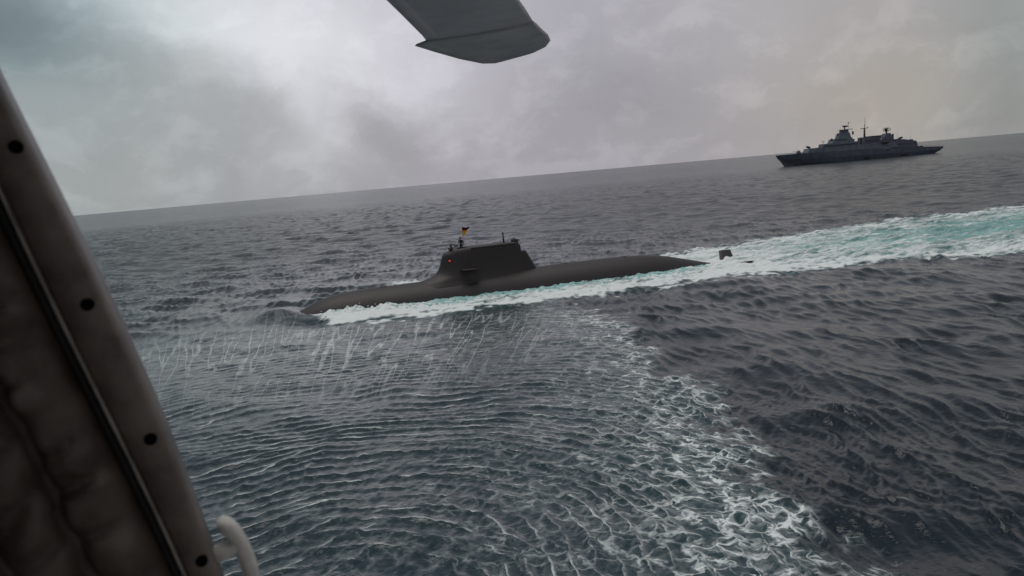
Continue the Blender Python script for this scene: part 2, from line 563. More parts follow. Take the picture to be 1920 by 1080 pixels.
def sea_material():
    mat = bpy.data.materials.new('sea_water'); mat.use_nodes = True
    t = NT(mat.node_tree)
    out = t.n('ShaderNodeOutputMaterial')
    geo = t.n('ShaderNodeNewGeometry')
    P = geo.outputs['Position']
    A = t.attr
    # wake foam: torn streaks drawn out along the wake
    rot = t.n('ShaderNodeVectorRotate', rotation_type='Z_AXIS')
    t.put(rot.inputs['Vector'], P); rot.inputs['Angle'].default_value = -SUB_RZ
    st = t.vm('MULTIPLY', rot.outputs[0], (0.24, 1.0, 1.0))
    w1 = t.noise2(st, 0.65, 8, 0.68, 0.25).outputs['Fac']
    w2 = t.noise2(P, 2.2, 4, 0.65, 0.3).outputs['Fac']
    pat = t.m('ADD', t.m('MULTIPLY', t.m('SUBTRACT', w1, 0.5), 2.3), t.m('MULTIPLY', t.m('SUBTRACT', w2, 0.5), 0.7))
    wake = A('wake')
    fw = t.smooth(t.m('ADD', wake, t.m('MULTIPLY', pat, t.smooth(wake, 0.0, 0.35))), 0.22, 1.12)
    fw = t.m('MULTIPLY', fw, t.smooth(wake, 0.03, 0.25))
    # crests of the downwash rings and the chop: a bright lip with a veil of foam trailing behind it
    fine = t.noise2(P, 2.6, 5, 0.62).outputs['Fac']
    med = t.noise2(P, 0.6, 3, 0.6).outputs['Fac']
    veil = t.smooth(t.noise2(P, 1.7, 6, 0.70, 0.6).outputs['Fac'], 0.40, 0.74)
    wander = t.noise2(P, 0.95, 2, 0.5).outputs['Fac']
    jit = t.m('ADD', t.m('MULTIPLY', t.m('SUBTRACT', fine, 0.5), 0.12), t.m('MULTIPLY', t.m('SUBTRACT', wander, 0.5), t.m('MULTIPLY_ADD', A('cell'), 1.2, 0.15)))

    def lip(q, m, k_line, k_tail):
        fr_ = t.m('FRACT', t.m('ADD', t.m('ADD', A(q), jit), 0.03))
        line = t.m('MULTIPLY', t.m('SUBTRACT', 1.0, t.smooth(fr_, 0.0, k_line)), 1.0)
        tail = t.m('MULTIPLY', t.m('EXPONENT', t.m('MULTIPLY', fr_, -4.5)), k_tail)
        return t.m('MULTIPLY', t.m('ADD', line, t.m('MULTIPLY', tail, veil)), t.smooth(t.m('ADD', A(m), t.m('MULTIPLY', t.m('SUBTRACT', fine, 0.5), 2.0)), 0.25, 1.35))

    l1 = lip('q1', 'm1', 0.17, 0.55)
    l2 = lip('q2', 'm2', 0.14, 0.55)
    l3 = lip('q3', 'm3', 0.15, 0.6)
    cell = A('cell')
    rip = A('ripple')
    l12 = t.m('MAXIMUM', l1, l2)
    fr = t.m('MULTIPLY', l12, t.m('MULTIPLY', rip, t.smooth(med, 0.30, 0.70, 0.16, 0.68)))
    dist = t.vm('ADD', P, t.vm('SCALE', t.vm('SUBTRACT', t.noise2(P, 0.8, 3, 0.6).outputs['Color'], (0.5, 0.5, 0.5)), scale=1.5))
    rc = t.n('ShaderNodeVectorRotate', rotation_type='Z_AXIS'); t.put(rc.inputs['Vector'], dist); rc.inputs['Angle'].default_value = rad(-62)
    vo = t.n('ShaderNodeTexVoronoi', feature='DISTANCE_TO_EDGE', voronoi_dimensions='2D')
    t.put(vo.inputs['Vector'], t.vm('MULTIPLY', rc.outputs[0], (1.15, 0.70, 0.0))); vo.inputs['Scale'].default_value = 1.0
    vd = t.m('ADD', vo.outputs['Distance'], t.m('MULTIPLY', t.m('SUBTRACT', fine, 0.5), 0.12))
    vl = t.m('ADD', t.m('SUBTRACT', 1.0, t.smooth(vd, 0.0, t.smooth(wander, 0.35, 0.65, 0.03, 0.17))), t.m('MULTIPLY', veil, t.m('MULTIPLY', 0.55, t.m('SUBTRACT', 1.0, t.smooth(vd, 0.0, 0.26)))))
    vl = t.m('MULTIPLY', vl, t.smooth(med, 0.30, 0.56))
    net = t.m('MAXIMUM', t.m('MAXIMUM', l12, vl), t.m('MULTIPLY', l3, 0.5))
    fc = t.m('MULTIPLY', cell, t.m('ADD', t.m('MULTIPLY', net, 0.95), t.m('MULTIPLY', veil, t.smooth(med, 0.35, 0.65, 0.05, 0.45))))
    # spray streaks blown outwards
    pol = t.n('ShaderNodeCombineXYZ')
    t.put(pol.inputs[0], t.m('MULTIPLY', A('bear'), 60.0))
    ln = t.vm('LENGTH', t.vm('SUBTRACT', P, (-8.0, 8.0, 0.0)))
    lnode = ln.node
    t.put(pol.inputs[1], t.m('MULTIPLY', lnode.outputs['Value'], 0.045))
    sn = t.noise(pol.outputs[0], 1.0, 1, 0.4, 0.0, '2D').outputs['Fac']
    ridge_s = t.m('SUBTRACT', 1.0, t.smooth(t.m('ABSOLUTE', t.m('SUBTRACT', sn, 0.5)), 0.0, 0.045))
    fs = t.m('MULTIPLY', t.m('MULTIPLY', ridge_s, A('streak')), t.smooth(fine, 0.15, 0.60))
    fs = t.m('MULTIPLY', t.m('MULTIPLY', fs, 0.52), t.smooth(med, 0.25, 0.55, 0.15, 1.0))
    fs = t.m('ADD', fs, t.m('MULTIPLY', t.m('MULTIPLY', A('streak'), 0.28), t.smooth(t.noise2(P, 1.1, 6, 0.65).outputs['Fac'], 0.42, 0.7)))
    # wind-wave crests that just break
    fx = t.m('MULTIPLY', t.smooth(A('windc'), 2.1, 3.6), t.m('MULTIPLY', A('windm'), 0.7))
    foam = t.m('MAXIMUM', t.m('MAXIMUM', fw, fr), t.m('MAXIMUM', fc, t.m('MAXIMUM', fs, fx)))
    foam = t.m('MINIMUM', foam, 1.0)

    # relief of the smallest ripples
    far = A('far')
    b0 = t.n('ShaderNodeBump'); b0.inputs['Strength'].default_value = 1.0
    b0.inputs['Distance'].default_value = 2.0
    fw_ = t.noise2(t.vm('MULTIPLY', P, (1.0, 0.8, 1.0)), 0.20, 5, 0.68).outputs['Fac']
    fw2 = t.noise2(P, 0.035, 3, 0.6).outputs['Fac']
    t.put(b0.inputs['Height'], t.m('ADD', t.m('MULTIPLY', fw_, far), t.m('MULTIPLY', t.m('MULTIPLY', fw2, 5.0), A('far2'))))
    b1 = t.n('ShaderNodeBump'); b1.inputs['Strength'].default_value = 1.0
    b1.inputs['Distance'].default_value = 0.030
    t.put(b1.inputs['Height'], t.noise2(P, 3.0, 4, 0.6).outputs['Fac'])
    t.put(b1.inputs['Normal'], b0.outputs[0])
    b2 = t.n('ShaderNodeBump'); b2.inputs['Strength'].default_value = 1.0
    b2.inputs['Distance'].default_value = 0.10
    t.put(b2.inputs['Height'], t.noise2(P, 4.0, 3, 0.7).outputs['Fac'])

    aer = t.m('MULTIPLY', A('aer'), t.smooth(t.noise2(st, 0.35, 5, 0.6).outputs['Fac'], 0.25, 0.65, 0.45, 1.0))
    body = t.mix(A('inside'), (0.004, 0.011, 0.018), (0.006, 0.021, 0.029))
    body = t.mix(t.m('MULTIPLY', cell, 0.5), body, (0.03, 0.075, 0.085))
    body = t.mix(aer, body, (0.12, 0.36, 0.34))
    water = t.n('ShaderNodeBsdfPrincipled')
    t.put(water.inputs['Base Color'], body)
    water.inputs['IOR'].default_value = 1.333
    t.put(water.inputs['Roughness'], t.smooth(far, 0.0, 1.0, 0.06, 0.16))
    t.put(water.inputs['Normal'], b1.outputs[0])
    fo = t.n('ShaderNodeBsdfPrincipled')
    fo.inputs['Base Color'].default_value = (0.74, 0.78, 0.78, 1)
    fo.inputs['Roughness'].default_value = 0.85
    fo.inputs['Specular IOR Level'].default_value = 0.2
    t.put(fo.inputs['Normal'], b2.outputs[0])
    mx = t.n('ShaderNodeMixShader')
    t.put(mx.inputs[0], foam)
    t.t.links.new(water.outputs[0], mx.inputs[1])
    t.t.links.new(fo.outputs[0], mx.inputs[2])
    t.t.links.new(mx.outputs[0], out.inputs[0])
    return mat


sea = link('sea', build_sea(), sea_material(), smooth=False)
tag(sea, kind='structure')


# ------------------------------------------------------------------ foam thrown up along the hull (real relief on top of the sea)
def foam_material():
    mat = bpy.data.materials.new('white_water'); mat.use_nodes = True
    t = NT(mat.node_tree)
    out = t.n('ShaderNodeOutputMaterial')
    b = t.n('ShaderNodeBsdfPrincipled')
    t.t.links.new(b.outputs[0], out.inputs[0])
    P = t.n('ShaderNodeNewGeometry').outputs['Position']
    nz = t.noise(P, 1.6, 5, 0.65).outputs['Fac']
    thin = t.attr('thin')
    f = t.smooth(t.m('ADD', nz, t.m('MULTIPLY', thin, 0.30)), 0.50, 0.72)
    t.put(b.inputs['Base Color'], t.mix(f, (0.78, 0.81, 0.81), (0.26, 0.48, 0.47)))
    b.inputs['Roughness'].default_value = 0.8
    b.inputs['Subsurface Weight'].default_value = 0.0
    bp = t.n('ShaderNodeBump'); bp.inputs['Distance'].default_value = 0.12
    t.put(bp.inputs['Height'], t.noise(P, 5.0, 4, 0.7).outputs['Fac'])
    t.put(b.inputs['Normal'], bp.outputs[0])
    return mat


def build_wash():
    tiles = wave_tile(256, 24.0, 0.55, 3.0, 1.3, None, 0, 21)
    S = np.arange(0.7, 47.5, 0.085)
    V = np.linspace(0, 1, 30)
    Sg, Vg = np.meshgrid(S, V, indexing='ij')
    # inner edge follows the hull side, outer edge runs down into the sea
    hullw = np.interp(S, [0.2, 1.5, 4, 8, 36, 42, 46, 48], [1.7, 2.3, 2.8, 3.0, 3.05, 2.7, 1.6, 0.8])[:, None]
    outw = np.interp(S, [0.2, 2, 6, 12, 30, 47.5], [3.6, 5.2, 6.2, 6.6, 6.6, 5.0])[:, None]
    hgt = np.interp(S, [0.2, 1.2, 3, 5.5, 8.5, 10, 14, 22, 34, 42, 47.5], [0.0, 0.25, 0.62, 0.66, 0.60, 0.40, 0.34, 0.32, 0.28, 0.26, 0.2])[:, None]
    N = hullw + (outw - hullw) * Vg
    n1 = sample(tiles, Sg, N * 1.0)[0]
    n2 = sample(tiles, Sg * 2.3 + 7, N * 2.3 + 3)[0]
    n3 = sample(tiles, Sg * 0.6 + 2, N * 0.0 + 9)[0]
    prof = (1 - Vg) ** 1.3
    amp = np.clip(1 + 0.16 * n3, 0.7, 1.25)
    Z = hgt * prof * amp + (0.11 * (np.minimum(np.abs(n1), 1.6) - 0.7) + 0.05 * (np.abs(n2) - 0.7) + 0.03 * n2) * np.clip(hgt / 0.6, 0.3, 1.3) * (1 - Vg ** 3) + 0.02 - 0.25 * Vg ** 4 
    N = N + 0.07 * n2
    thin = np.interp(S, [0, 9, 16, 48], [0.0, 0.15, 0.95, 0.7])[:, None] * (1 - Vg) 
    co = np.stack([Sg, -N, Z], -1).reshape(-1, 3)
    r, c = Sg.shape
    i = np.arange(r - 1)[:, None] * c; j = np.arange(c - 1)[None, :]
    q = np.stack([i + j, i + c + j, i + c + j + 1, i + j + 1], -1).reshape(-1, 4)
    me = bpy.data.meshes.new('hull_wash_foam')
    me.from_pydata(co.tolist(), [], q.tolist())
    a = me.attributes.new('thin', 'FLOAT', 'POINT')
    a.data.foreach_set('value', thin.ravel().astype(np.float32))
    return me


FOAM = foam_material()
wash = link('hull_wash_foam', build_wash(), FOAM)
wash.location = SUB_BOW; wash.rotation_euler = (0, 0, SUB_RZ)
tag(wash, 'white and pale green foam boiling along the side of the submarine', 'foam', kind='stuff')

# clumps and drops of spray above the bow wave
rng = random.Random(5)
sp = MB()
phi_ = (1 + 5 ** 0.5) / 2
ico = [Vector(p).normalized() for p in ((-1, phi_, 0), (1, phi_, 0), (-1, -phi_, 0), (1, -phi_, 0), (0, -1, phi_), (0, 1, phi_), (0, -1, -phi_), (0, 1, -phi_), (phi_, 0, -1), (phi_, 0, 1), (-phi_, 0, -1), (-phi_, 0, 1))]
icf = [(0, 11, 5), (0, 5, 1), (0, 1, 7), (0, 7, 10), (0, 10, 11), (1, 5, 9), (5, 11, 4), (11, 10, 2), (10, 7, 6), (7, 1, 8), (3, 9, 4), (3, 4, 2), (3, 2, 6), (3, 6, 8), (3, 8, 9), (4, 9, 5), (2, 4, 11), (6, 2, 10), (8, 6, 7), (9, 8, 1)]
for k in range(90):
    s_ = abs(rng.gauss(0, 1)) * 4.0 + 0.8 if k < 60 else rng.uniform(6, 40)
    top = 1.0 * math.exp(-((s_ - 4) / 5.0) ** 2) + 0.35
    n_ = rng.uniform(3.5, 5.2)
    z_ = 0.15 + rng.random() ** 1.6 * top * (0.95 - 0.3 * (n_ - 3.5))
    r_ = rng.uniform(0.02, 0.07) * (1.3 - 0.5 * z_)
    sp.add([(s_ + p.x * r_ * 1.5 * rng.uniform(.6, 1.3), -n_ + p.y * r_, z_ + p.z * r_ * rng.uniform(.6, 1.3)) for p in ico], icf)
spray = sp.build('bow_spray', FOAM, smooth=True)
spray.location = SUB_BOW; spray.rotation_euler = (0, 0, SUB_RZ)
tag(spray, 'white spray drops thrown up by the bow wave of the submarine', 'spray', kind='stuff')


# ------------------------------------------------------------------ submarine
def hull_paint():
    mat = bpy.data.materials.new('submarine_paint'); mat.use_nodes = True
    t = NT(mat.node_tree)
    out = t.n('ShaderNodeOutputMaterial')
    b = t.n('ShaderNodeBsdfPrincipled')
    t.t.links.new(b.outputs[0], out.inputs[0])
    P = t.n('ShaderNodeTexCoord').outputs['Object']
    big = t.noise(P, 0.5, 5, 0.6).outputs['Fac']
    run = t.noise(t.vm('MULTIPLY', P, (2.6, 2.6, 0.25)), 1.0, 5, 0.65).outputs['Fac']
    f = t.smooth(t.m('ADD', t.m('MULTIPLY', big, 0.6), t.m('MULTIPLY', run, 0.4)), 0.30, 0.72)
    sx = t.n('ShaderNodeSeparateXYZ'); t.put(sx.inputs[0], P)
    seam = t.m('LESS_THAN', t.m('FRACT', t.m('MULTIPLY', sx.outputs[0], 0.31)), 0.022)
    salt = t.m('MULTIPLY', t.m('SUBTRACT', 1.0, t.smooth(t.m('ADD', sx.outputs[2], t.m('MULTIPLY', run, 1.6)), 1.0, 1.9)), 0.45)
    base = t.mix(f, (0.0145, 0.0094, 0.0104), (0.018, 0.0120, 0.0126))
    base = t.mix(salt, base, (0.021, 0.0165, 0.0168))
    t.put(b.inputs['Base Color'], t.mix(t.m('MULTIPLY', seam, 0.6), base, (0.008, 0.007, 0.007)))
    t.put(b.inputs['Roughness'], t.smooth(run, 0.3, 0.7, 0.54, 0.58))
    bp = t.n('ShaderNodeBump'); bp.inputs['Distance'].default_value = 0.003
    t.put(bp.inputs['Height'], t.noise(P, 2.2, 5, 0.6).outputs['Fac'])
    t.put(b.inputs['Normal'], bp.outputs[0])
    return mat


SUBP = hull_paint()
DARK = paint('dark_metal', (0.022, 0.022, 0.025), 0.45, 0.2, 6)
sub = empty('submarine', SUB_BOW, SUB_RZ, 'dark brown-black surfaced submarine with a stepped sail, white water along its side', 'submarine')
sub_hull_prof = [(-3.1, 0.02), (-2.9, 0.5), (-2.4, 0.98), (-1.6, 1.42), (-0.8, 1.78), (0, 2.10), (0.8, 2.45), (1.6, 2.74), (2.7, 3.02), (3.9, 3.2), (5.5, 3.33), (7.5, 3.37), (11, 3.40), (15, 3.43), (20, 3.46), (26, 3.50), (31, 3.54), (36, 3.52), (39.7, 3.38), (42, 3.08), (43.3, 2.86), (45, 2.44), (46.2, 2.13), (48, 1.66), (49.5, 1.30), (51.5, 0.95), (54, 0.7), (56, 0.45), (57, 0.1)]
HZ = -1.25
mb = MB()
rings = []
for s_, r_ in sub_hull_prof:
    rings.append([(s_, r_ * math.sin(2 * math.pi * k / 56), HZ + r_ * math.cos(2 * math.pi * k / 56)) for k in range(56)])
mb.loft(rings)
mb.build('hull', SUBP, sub, smooth=True)
hatch_me = MB().lathe([(0.42, 0), (0.42, 0.05), (0.36, 0.09), (0.01, 0.11)], n=20).mesh('hatch')
for s_, zt in ((8.5, 2.11), (30.0, 2.25), (37.5, 2.19)):
    h = link('deck_hatch', hatch_me if not hatch_me.materials else hatch_me, SUBP, sub, smooth=False)
    h.location = (s_, 0, zt - 0.02)


def interp(x, xs, ys):
    return float(np.interp(x, xs, ys))


def build_sail():
    zs = list(np.linspace(0.9, 5.2, 27)) + [5.30, 5.38, 5.44, 5.485, 5.51, 5.52]
    mbs = MB()
    rings = []
    for z in zs:
        sf = interp(z, [0.9, 2.06, 2.32, 2.55, 2.81, 3.2, 3.66, 4.7, 4.9, 5.08, 5.25, 5.38, 5.48, 5.53], [10.5, 12.3, 13.4, 14.05, 14.5, 14.82, 15.04, 15.40, 15.55, 15.85, 16.15, 16.5, 17.1, 17.9])
        sa = interp(z, [0.9, 4.4, 5.06, 5.25, 5.40, 5.53], [24.9, 24.55, 24.5, 24.35, 24.1, 23.7])
        W = interp(z, [0.9, 1.4, 2.0, 2.5, 3.0, 3.6, 4.5, 5.2, 5.38, 5.48, 5.53], [2.35, 2.16, 1.74, 1.52, 1.40, 1.28, 1.15, 1.05, 0.95, 0.80, 0.62])
        ring = []
        M = 26
        us = [(1 - math.cos(math.pi * i / M)) / 2 for i in range(M + 1)]
        L = sa - sf
        noseL = 3.2
        for i, u in enumerate(us):          # near side then back along the far side
            x = sf + L * u
            d = min((x - sf) / noseL, 1.0)
            w = W * math.sqrt(max(0, 1 - (1 - d) ** 2)) * interp(u, [0, 0.4, 0.75, 0.97, 1.0], [1, 1, 0.86, 0.62, 0.55])
            ring.append((x, -w, z))
        back = [(x, -y, z) for x, y, z in ring[::-1]]
        rings.append(ring + back[:-1])
    mbs.loft(rings)
    return mbs.mesh('sail')


sail_me = build_sail()
# the open bridge: a well cut into the top of the sail
tmp = bpy.data.objects.new('tmp_sail', sail_me); col.objects.link(tmp)
cut = bpy.data.objects.new('tmp_cut', MB().box(17.15, 18.35, -0.55, 0.55, 4.85, 6.2).mesh('cut')); col.objects.link(cut)
mod = tmp.modifiers.new('b', 'BOOLEAN'); mod.operation = 'DIFFERENCE'; mod.object = cut; mod.solver = 'EXACT'
bpy.context.view_layer.update()
dg = bpy.context.evaluated_depsgraph_get()
sail_cut = bpy.data.meshes.new_from_object(tmp.evaluated_get(dg))
bpy.data.objects.remove(tmp); bpy.data.objects.remove(cut)
sail = link('sail', sail_cut, SUBP, sub, smooth=True)
try:
    sail_cut.set_sharp_from_angle(angle=rad(40))
except Exception:
    pass
# lower fairing behind the sail
rings = []
for z, x1, w in ((1.2, 26.75, 1.25), (2.16, 26.35, 0.85), (3.2, 25.8, 0.66), (4.25, 25.27, 0.58), (4.36, 25.2, 0.50)):
    rings.append([(23.6, -w, z), (24.6, -w, z), (x1 - 0.25, -w * 0.8, z), (x1, -w * 0.45, z), (x1, w * 0.45, z), (x1 - 0.25, w * 0.8, z), (24.6, w, z), (23.6, w, z)])
MB().loft(rings).build('sail_fairing', SUBP, sub)
# raised casing ridge along the top edge of the sail
MB().loft([[(x, y, z) for y, z in ((-w - 0.04, 5.30), (-w - 0.06, 5.40), (-w + 0.05, 5.46), (-w + 0.05, 5.30))] for x, w in ((18.6, 0.99), (20.5, 0.98), (22.5, 0.93), (23.9, 0.80))]).build('top_ledge', SUBP, sail)


def wing(name, parent, root, tip, chord_r, chord_t, thick, mat, sweep=0.0):
    """tapered fin from root to tip, chord along +x, rounded nose"""
    root, tip = Vector(root), Vector(tip)
    span = (tip - root).normalized()
    nrm = span.cross(Vector((1, 0, 0))).normalized()
    rg = []
    for k, f in enumerate((0, 0.5, 0.92, 1.0)):
        c = chord_r + (chord_t - chord_r) * f
        p = root.lerp(tip, f) + Vector((sweep * f, 0, 0))
        th = thick * (1 - 0.35 * f) * (0.45 if f == 1.0 else 1)
        ring = []
        for u, t_ in ((0, 0), (0.04, .5), (0.15, .85), (0.35, 1), (0.7, .6), (1, .06), (1, -.06), (0.7, -.6), (0.35, -1), (0.15, -.85), (0.04, -.5)):
            ring.append(p + Vector((c * u, 0, 0)) + nrm * (th / 2 * t_))
        rg.append(ring)
    return MB().loft(rg).build(name, mat, parent, smooth=True)


for sgn in (-1, 1):
    wing('hydroplane', sub, (17.0, sgn * 1.0, 3.10), (17.2, sgn * 2.45, 3.10), 2.3, 1.8, 0.17, SUBP)
for ang, sgn in ((46, 1), (24.3, -1)):       # the boat heels a little: the far fin stands clear, the near one is awash
    R_ = 3.38
    wing('stern_fin', sub, (50.9, sgn * 0.6 * math.cos(rad(ang)), HZ + 0.6 * math.sin(rad(ang))), (51.6, sgn * R_ * math.cos(rad(ang)), HZ + R_ * math.sin(rad(ang))), 2.4, 1.65, 0.34, SUBP, 0.35)
# red side light
red = bpy.data.materials.new('red_lamp'); red.use_nodes = True
t_ = NT(red.node_tree)
o_ = t_.n('ShaderNodeOutputMaterial'); e_ = t_.n('ShaderNodeBsdfPrincipled')
e_.inputs['Base Color'].default_value = (0.6, 0.03, 0.02, 1)
e_.inputs['Emission Color'].default_value = (1.0, 0.06, 0.03, 1); e_.inputs['Emission Strength'].default_value = 0.55
t_.t.links.new(e_.outputs[0], o_.inputs[0])
lamp = MB().lathe([(0.01, -0.09), (0.085, -0.08), (0.10, 0), (0.085, 0.08), (0.01, 0.10)], (0, 0, 0), 12).build('side_light', red, sub, smooth=True)
lamp.location = (16.05, -0.86, 4.20)
for z_ in (4.02, 4.35):
    MB().box(15.88, 16.24, -0.84, -0.62, z_, z_ + 0.04).build('lamp_shelf', SUBP, sub)
# grab rail running up the side
rail = MB()
rail.tube([(17.75, -1.30, 3.95), (17.85, -1.27, 4.5), (17.95, -1.20, 5.0)], 0.022, 6)
for z_, y_ in ((4.0, -1.2), (4.5, -1.12), (4.95, -1.05)):
    rail.tube([(17.85, y_, z_), (17.85, y_ - 0.12, z_)], 0.018, 5)
rail.build('grab_rail', paint('worn_metal', (0.09, 0.08, 0.08), 0.5), sub)
# bridge windscreen: folded frame with small panes
scr = MB()
for y_ in (-0.5, -0.17, 0.17, 0.5):
    scr.tube([(16.62, y_, 5.42), (16.50, y_, 5.93)], 0.035, 6)
scr.tube([(16.50, -0.55, 5.93), (16.50, 0.55, 5.93)], 0.05, 6)
scr.tube([(16.57, -0.55, 5.64), (16.57, 0.55, 5.64)], 0.035, 6)
scr.tube([(16.50, -0.53, 5.93), (17.05, -0.6, 5.88), (17.10, -0.6, 5.5)], 0.04, 6)
scr.tube([(16.50, 0.53, 5.93), (17.05, 0.6, 5.88), (17.10, 0.6, 5.5)], 0.04, 6)
scr.box(16.25, 16.52, -0.42, 0.42, 5.36, 5.60)
scr.build('bridge_windscreen', DARK, sub)
pane_mat = paint('hazy_perspex', (0.32, 0.34, 0.36), 0.15)
for y_ in (-0.335, 0.0, 0.335):
    MB().box(16.535, 16.545, y_ - 0.11, y_ + 0.11, 5.70, 5.88).build('windscreen_pane', pane_mat, sub)
MB().tube([(17.0, 0.3, 5.5), (17.15, 0.3, 5.66), (17.5, 0.3, 5.68)], 0.05, 6).build('chart_rest', DARK, sub)
# periscope and the folded aerial at the back
MB().tube([(22.75, 0, 5.3), (22.74, 0, 6.1), (22.72, 0, 6.62)], [0.12, 0.085, 0.075], 10).tube([(22.72, 0, 6.55), (22.71, 0, 6.68)], 0.10, 10).build('periscope', DARK, sub, smooth=True)
ant = MB().lathe([(0.30, 5.38), (0.36, 5.55), (0.34, 5.72), (0.24, 5.86), (0.08, 5.93), (0.01, 5.94)], (23.95, 0, 0), 14)
ant.box(24.15, 24.66, -0.14, 0.14, 5.52, 5.72, (0.05, 0.12, 0.03))
ant.tube([(24.35, 0, 5.55), (24.42, 0, 5.05)], 0.09, 8)
ant.build('folded_aerial', DARK, sub, smooth=False)

# ------------------------------------------------------------------ flag on the sail
fl = empty('flag', SUB_BOW + AX * 18.05 + Vector((0, 0, 5.50)), SUB_RZ, 'black, red and gold flag flying from a thin pole on the submarine sail', 'flag')
MB().tube([(0, 0, -0.6), (-0.03, 0, 1.0), (-0.06, 0, 2.25)], [0.03, 0.026, 0.018], 8).build('flag_pole', paint('pale_pole', (0.30, 0.28, 0.25), 0.5), fl)
fm = bpy.data.materials.new('flag_cloth'); fm.use_nodes = True
t_ = NT(fm.node_tree)
o_ = t_.n('ShaderNodeOutputMaterial'); b_ = t_.n('ShaderNodeBsdfPrincipled'); b_.inputs['Roughness'].default_value = 0.85
v_ = t_.attr('v')
c_ = t_.mix(t_.m('GREATER_THAN', v_, 0.56), (0.75, 0.42, 0.01), (0.42, 0.015, 0.01))
c_ = t_.mix(t_.m('GREATER_THAN', v_, 0.68), c_, (0.012, 0.011, 0.010))
t_.put(b_.inputs['Base Color'], c_)
tr = t_.n('ShaderNodeBsdfTranslucent'); t_.put(tr.inputs['Color'], c_)
ms_ = t_.n('ShaderNodeMixShader'); ms_.inputs[0].default_value = 0.35
t_.t.links.new(b_.outputs[0], ms_.inputs[1]); t_.t.links.new(tr.outputs[0], ms_.inputs[2]); t_.t.links.new(ms_.outputs[0], o_.inputs[0])
vs, fs, vv = [], [], []
NU, NV = 20, 12
for i in range(NU + 1):
    u = i / NU
    for j in range(NV + 1):
        v = j / NV
        zt = 2.22 - 0.05 * u
        zb = 1.18 + 0.46 * u ** 1.2            # fly end lifts, lower corner hangs near the pole
        x = -0.05 + 0.92 * u * (0.55 + 0.45 * v)
        y = 0.10 * math.sin(u * 7 + v * 1.2) * u
        vs.append((x, y, zb + (zt - zb) * v + 0.03 * math.sin(u * 9))); vv.append(v)
for i in range(NU):
    for j in range(NV):
        a = i * (NV + 1) + j
        fs.append((a, a + NV + 1, a + NV + 2, a + 1))
fme = bpy.data.meshes.new('flag_cloth'); fme.from_pydata(vs, [], fs)
fa = fme.attributes.new('v', 'FLOAT', 'POINT'); fa.data.foreach_set('value', vv)
fo_ = link('flag_cloth', fme, fm, fl)
sol = fo_.modifiers.new('cloth', 'SOLIDIFY'); sol.thickness = 0.006


# ------------------------------------------------------------------ the sailor on the bridge
def skin_mesh(name, joints, edges, root, sub_lv=2):
    me = bpy.data.meshes.new(name)
    names = list(joints)
    me.from_pydata([joints[k][0] for k in names], [(names.index(a), names.index(b)) for a, b in edges], [])
    o = bpy.data.objects.new('tmp_' + name, me); col.objects.link(o)
    o.modifiers.new('skin', 'SKIN').use_smooth_shade = True
    ss = o.modifiers.new('sub', 'SUBSURF'); ss.levels = sub_lv; ss.render_levels = sub_lv
    for i, k in enumerate(names):
        r = joints[k][1]
        me.skin_vertices[0].data[i].radius = r if isinstance(r, tuple) else (r, r)
        me.skin_vertices[0].data[i].use_root = (k == root)
    bpy.context.view_layer.update()
    res = bpy.data.meshes.new_from_object(o.evaluated_get(bpy.context.evaluated_depsgraph_get()))
    bpy.data.objects.remove(o)
    return res


